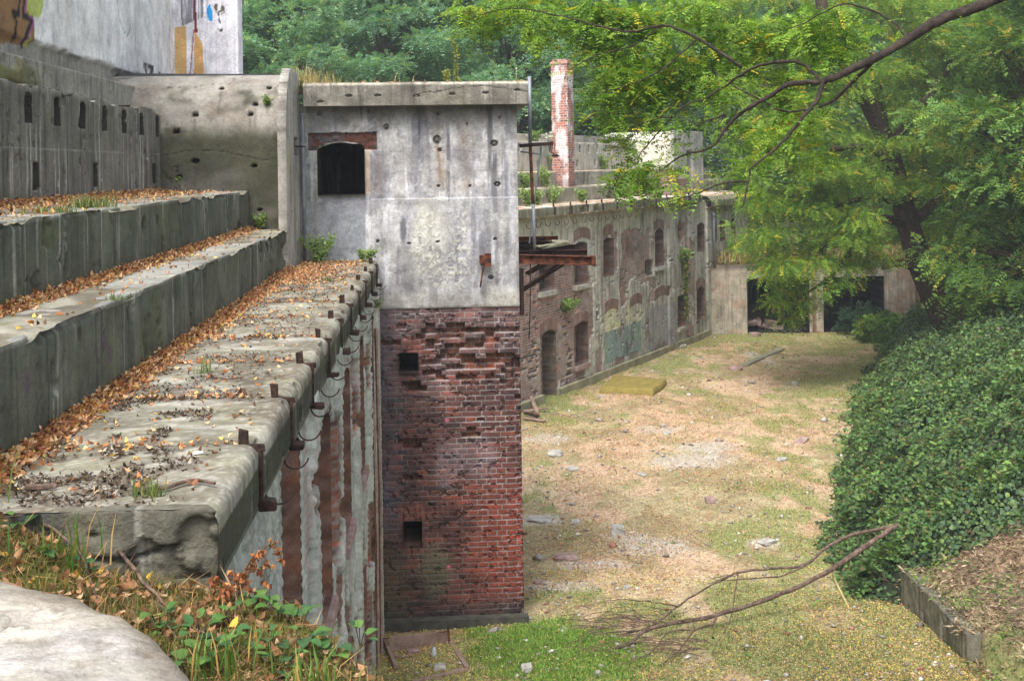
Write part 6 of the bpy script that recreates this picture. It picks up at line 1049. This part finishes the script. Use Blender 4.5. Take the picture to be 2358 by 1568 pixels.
# dry grass on the bunker roof
x = rng.uniform(9.4, 16.5, 6000); y = rng.uniform(39.7, 43.4, 6000); tag(cloud('bunker_grass', [blades(np.stack([x, y, np.full(6000, 2.42)], -1), rng.uniform(.15, .6, 6000), rng, HAY+[C(150, 110, 80)], [2, 2, 1.6, 2], .012, .9)], M_LEAF), 'tall dry grass and weeds on the bunker roof', 'grass', kind='stuff')
for i, (x_, y_, r) in enumerate(((10.4, 41.4, .5), (11.5, 41.5, .7), (13, 41.5, .8), (14.6, 41, .8), (12.2, 44, 1.1), (14.5, 44.5, 1.2), (10, 44.4, 1.0), (16, 43, 1.2))): bush('bush', (x_, y_, 2.4 if y_ < 43 else float(hz(x_, y_))), r, 380, MG, [3, 3, 2, 2, .8], 'leafy green bush growing above the bunker', 'bushes above the bunker', seed=130+i, ll=.09, lw=.06)
for i, (u_, v_, s_) in enumerate(((1990, 770, .5),)): q = G(u_, v_); bush('dark_sapling', (q.x, q.y, 0), 1.0, 300, [(.03, .07, .04), (.04, .09, .05)], [1, 1], 'dark leafy sapling standing in front of the right bunker opening', None, seed=150+i, ll=.1, lw=.05, LL=.4, pairs=6)
q = G(1770, 762); b = MB(); lg = empty('rubble_heap', (q.x, q.y+.4, 0), 'pale heap of broken masonry and logs inside the left bunker opening', 'rubble')
for k in range(9): b.box((q.x-.3+random.uniform(-.5, .6), q.y+.3+random.uniform(-.2, .4), random.uniform(.05, .3)), (random.uniform(.3, .7), .2, .16), (1, random.uniform(-.5, .5), random.uniform(-.3, .3)), (0, 1, 0), jit=.05)
b.build('masonry', M_STONER, lg, bevel=.02)
#@@FORE
# ------------------------------------------------------------------ foreground bank cover
rng = np.random.default_rng(90)
def onb(n, x0, x1, y0, y1):
    x = rng.uniform(x0, x1, n); y = rng.uniform(y0, y1, n); k = ~(((x+2.3)/2.03)**2+((y-1.9)/2.03)**2 < .955) & ~((y > 4.1) & (x < -.78) & (x > -1.72)); return x[k], y[k]
x, y = onb(44000, -2.0, .5, 2.2, 4.7); gd = fbm(x*4, y*4, 73); k = rng.uniform(size=len(x)) < ss(.35, .6, gd+.25*ss(.35, .05, np.hypot((x+2.3)/2.03, (y-1.9)/2.03)-1)); x = x[k]; y = y[k]
OGC = [(.14, .15, .035), (.10, .14, .03), (.19, .15, .05), C(176, 140, 84)]
tag(cloud('bank_grass', [blades(np.stack([x, y, hb(x, y)-.004], -1), rng.uniform(.02, .075, len(x)), rng, OGC, [3, 3, 2.2, 1.6], .0016, 1.3)], M_LEAF), 'matted olive grass on the near bank', 'grass', kind='stuff')
x, y = onb(7000, -2.0, .45, 2.3, 4.7); P = np.stack([x, y, hb(x, y)+rng.uniform(.0, .035, len(x))], -1); k = fbm(x*3+5, y*3, 91) > .42; P = P[k]; D = rdir(len(P), rng, .6); Sv = norm(np.cross(D, rdir(len(P), rng)+np.array([0, 0, 1]))); L_ = rng.uniform(.018, .05, len(P))
DL = [C(176, 132, 96), C(146, 106, 74), C(196, 164, 128), C(120, 82, 56), C(226, 180, 80)]
tag(cloud('bank_leaves', [hexleaf(P, D, Sv, L_, L_*.6, pick(rng, len(P), DL, [3, 3, 2, 2, .6]), .5)], M_DRY), 'dead brown leaves strewn over the near bank', 'fallen leaves', kind='stuff')
x, y = onb(3800, -2, .4, 2.6, 4.6); P = np.stack([x, y, hb(x, y)+rng.uniform(0, .03, len(x))], -1); D = rdir(len(P), rng, .25); Sv = norm(np.cross(D, np.array([0, 0, 1.])+0*D)); tag(cloud('bank_straw', [leafquads(P, D, Sv, rng.uniform(.06, .16, len(P)), .004, pick(rng, len(P), [C(190, 150, 100), C(140, 104, 74), C(92, 70, 54)], [2, 2, 2]), .1)], M_DRY), 'dry straw and broken stems on the near bank', 'straw', kind='stuff')
# tall grass blades at the left edge
for i, (x_, y_, n, h_, lab) in enumerate(((-1.62, 4.2, 90, .26, 'tall green grass clump at the left edge beside the ledge end'), (-1.5, 3.85, 70, .2, 'green grass blades in the lower left plants'), (-1.22, 3.95, 36, .22, 'upright fresh grass tuft below the broken ledge end'), (-.62, 3.3, 60, .14, 'grass tuft among the dock leaves'), (-.36, 3.2, 60, .13, 'grass tuft near the lower edge of the bank'), (-1.68, 3.5, 60, .16, 'mixed grass clump above the concrete hump'))):
    tuft('bank_tuft', (x_, y_, float(hb(x_, y_))), n, h_, lab, 'grass tufts on the near bank', 400+i, [(.10, .2, .04), (.16, .24, .05), C(180, 150, 90)], (3, 2, 1), r=.05, w_=.003)
# broad-leaved rosettes
def bigleaf(P0, d, L_, W_, colr, rng, curl=.25):
    n = 7; V = []; F_ = []; d = Vector(d).normalized(); s = d.cross(Vector((0, 0, 1))).normalized(); nn = s.cross(d)
    for i in range(n+1):
        t = i/n; w_ = W_*.5*math.sin(math.pi*min(.98, .06+t*.94))**.7*(1+.12*math.sin(i*3.1)); p = Vector(P0)+d*L_*t-Vector((0, 0, 1))*L_*curl*t*t
        V += [p-s*w_+nn*w_*.3, p, p+s*w_+nn*w_*.3]
    for i in range(n): a = i*3; F_ += [(a, a+1, a+4, a+3), (a+1, a+2, a+5, a+4)]
    return np.array([tuple(v) for v in V]), np.array(F_), np.tile(colr, (len(V), 1))
spots = [(200, 1330), (370, 1450), (395, 1480), (455, 1475), (520, 1500), (600, 1410), (640, 1425), (560, 1520), (620, 1500), (690, 1450), (700, 1500), (480, 1530), (830, 1545), (760, 1535), (650, 1550), (345, 1300), (80, 1290), (40, 1230), (300, 1225), (430, 1560), (540, 1450)]
DK = [(.07, .16, .05), (.10, .21, .05), (.055, .13, .05), (.14, .25, .06)]
def onbank(u_, v_):
    r = ray(u_, v_)
    for t in np.arange(1.8, 5, .01):
        if H+r[2]*t < float(hb(r[0]*t, r[1]*t)): return Vector((r[0]*t, r[1]*t, float(hb(r[0]*t, r[1]*t))))
    return Vector((r[0]*4, r[1]*4, 4.2))
for i, (u_, v_) in enumerate(spots):
    p = onbank(u_, v_); rg2 = np.random.default_rng(500+i); t = empty('dock_plant', tuple(p), 'broad-leaved green weed growing on the near bank', 'plant', 'broad-leaved weeds on the near bank'); ps = []; b = MB()
    for k in range(rg2.integers(5, 9)):
        a = rg2.uniform(0, 6.28); d = Vector((math.cos(a), math.sin(a), rg2.uniform(.25, .8))); L_ = rg2.uniform(.03, .062); st = Vector(p)+Vector((math.cos(a)*.03, math.sin(a)*.03, rg2.uniform(.015, .06))); b.tube([Vector(p)-Vector((0, 0, .01)), st], .0018, 4)
        ps.append(bigleaf(st, d, L_, L_*rg2.uniform(.45, .9), np.array(DK[rg2.integers(4)])*rg2.uniform(.8, 1.2), rg2, rg2.uniform(.1, .5)))
    b.build('stem', M_BARK, t); cloud('leaves', ps, M_LEAF, t)
# twigs and dead brambles
tw_ = [([(230, 1180), (250, 1290), (330, 1370), (400, 1420), (470, 1490)], .008, 'long grey twig across the near bank'), ([(90, 1470), (110, 1445), (180, 1480)], .006, 'small forked twig on the concrete hump'), ([(430, 1430), (440, 1360), (470, 1300)], .007, 'pale twig standing in front of the plaster wall'), ([(380, 1530), (460, 1470), (600, 1410), (690, 1430)], .006, 'twig lying among the dock leaves'), ([(560, 1520), (640, 1540), (700, 1565)], .006, 'short grey stem in the lower plants'), ([(100, 1240), (180, 1300), (240, 1430)], .007, 'arching brown bramble stem at the left')]
for (l_, r_, lab) in tw_:
    pts_ = [onbank(*q_)+Vector((0, 0, random.uniform(.01, .05))) for q_ in l_]; b = MB(); c_ = curve(pts_, 5); c_ = [p_+Vector([random.uniform(-.004, .004) for _ in range(3)]) for p_ in c_]; b.tube(c_, list(np.linspace(r_, r_*.4, len(c_))), 6)
    for k in range(3, len(c_)-1, 4): a = c_[k]; b.tube([a, a+Vector((random.uniform(-.06, .06), random.uniform(-.06, .06), random.uniform(.02, .07)))], [r_*.4, r_*.15], 4)
    tag(b.build('twig', M_DEAD, smooth=True), lab, 'twig', 'twigs on the near bank')
for i, (u_, v_, n, lab) in enumerate(((540, 1400, 70, 'withered brown plant with curled leaves in front of the plaster wall'), (400, 1330, 60, 'dead bramble with rusty leaves below the ledge end'), (330, 1290, 50, 'dry brown bramble tangle beside the broken slab'))):
    p = onbank(u_, v_); rg2 = np.random.default_rng(600+i); t = empty('withered_bramble', tuple(p), lab, 'plant'); b = MB(); Pl = []; ps = []
    for k in range(7):
        a = rg2.uniform(-1.2, 2.2); L_ = rg2.uniform(.12, .24); tip = Vector(p)+Vector((math.cos(a)*L_*.6, rg2.uniform(-.1, .1), L_*rg2.uniform(.3, .9))); c_ = curve([Vector(p), (Vector(p)+tip)/2+Vector((0, 0, .04)), tip, tip+Vector((.03, 0, -.05))], 4); b.tube(c_, list(np.linspace(.003, .0012, len(c_))), 4); Pl += c_[3:]
    b.build('stem', M_DEAD, t); P = np.array([tuple(q_) for q_ in Pl for _ in range(3)]); D = rdir(len(P), rg2, .8); D[:, 2] -= .4; D = norm(D); Sv = norm(np.cross(D, rdir(len(P), rg2))); cloud('leaves', [leafquads(P, D, Sv, rg2.uniform(.015, .03, len(P)), .013, pick(rg2, len(P), [C(170, 108, 66), C(136, 84, 54), C(196, 136, 88)], [2, 2, 1]), .6)], M_DRY, t)
# stick and litter pieces on the near ledge end
for (l_, r_, lab) in (([(310, 1128), (380, 1122), (440, 1105), (495, 1112)], .010, 'thick brown twig on the near end of the lower ledge'), ([(60, 1122), (130, 1118)], .014, 'rotten stick at the left of the near ledge end'), ([(480, 858), (510, 872), (560, 868)], .006, 'thin dark twig lying across the lower ledge')):
    b = MB(); c_ = curve([G(u_, v_, 4.66) for u_, v_ in l_], 4); b.tube(c_, list(np.linspace(r_, r_*.6, len(c_))), 6); tag(b.build('ledge_twig', M_DEAD), lab, 'twig', 'twigs on the lower ledge')
b = MB(); q = G(456, 1042, 4.655); b.box(q, (.04, .018, .006), (1, .1, .05), (-.1, 1, 0), jit=.003); tag(b.build('paper_scrap', mat('white_paper', C(225, 225, 225), bump=0, var=.05)), 'white scrap of paper on the lower ledge', 'litter')
# ------------------------------------------------------------------ haze
hm = bpy.data.materials.new('air'); hm.use_nodes = True; n = hm.node_tree.nodes; l = hm.node_tree.links; n.remove(n['Principled BSDF'])
pv = n.new('ShaderNodeVolumePrincipled'); pv.inputs['Density'].default_value = .0017; pv.inputs['Color'].default_value = (.93, .97, 1, 1); pv.inputs['Anisotropy'].default_value = .3
l.new(pv.outputs[0], n['Material Output'].inputs['Volume'])
b = MB(); b.box((10, 115, 11), (520, 400, 30)); tag(b.build('haze', hm), 'thin bluish summer haze filling the air', 'haze', kind='stuff')
#@@LABELS
def screen_pos(o):
    p = Vector(o.location)-Vector((0, 0, H)); d = p.dot(Fw); return 1179+F*p.dot(R0)/d, d
def order_labels(grp, fmt):
    L = sorted([o for o in bpy.data.objects if o.parent is None and o.get('group') == grp], key=lambda o: screen_pos(o)[0])
    W = ['first', 'second', 'third', 'fourth', 'fifth', 'sixth', 'seventh', 'eighth', 'ninth', 'tenth', 'eleventh', 'twelfth', 'thirteenth', 'fourteenth', 'fifteenth', 'sixteenth', 'seventeenth', 'eighteenth', 'nineteenth', 'twentieth', 'twenty-first', 'twenty-second', 'twenty-third', 'twenty-fourth']
    for i, o in enumerate(L): o['label'] = fmt(o, 'leftmost' if i == 0 else 'rightmost' if i == len(L)-1 else W[i]+' from left')
order_labels('broad-leaved weeds on the near bank', lambda o, w: 'broad-leaved green weed on the near bank, %s of its kind' % w)
order_labels('trees on the right bank', lambda o, w: ('small' if o.scale[0] < 1 else 'tall')+' leafy green tree on the right bank, %s' % w)
order_labels('bushes in the undergrowth of the right bank', lambda o, w: 'green bush in the right bank undergrowth, %s' % w)
order_labels('bushes above the bunker', lambda o, w: 'green bush growing above the bunker, %s' % w)
order_labels('bare trunks of the wood', lambda o, w: ('pale-barked' if 'pale' in o['label'] else 'dark')+' slender trunk in the wood behind the tower, %s' % w)
order_labels('trees of the wood behind the tower', lambda o, w: ('low young' if o.scale[0] < .8 else 'tall')+' blue-green tree of the wood behind the tower, %s' % w)
order_labels('trees of the wood behind the far ruin', lambda o, w: 'green tree of the wood behind the far ruin, %s' % w)
order_labels('weeds on the far terraces', lambda o, w: 'pale green weed clump on the far terraces, %s' % w)
#@@END
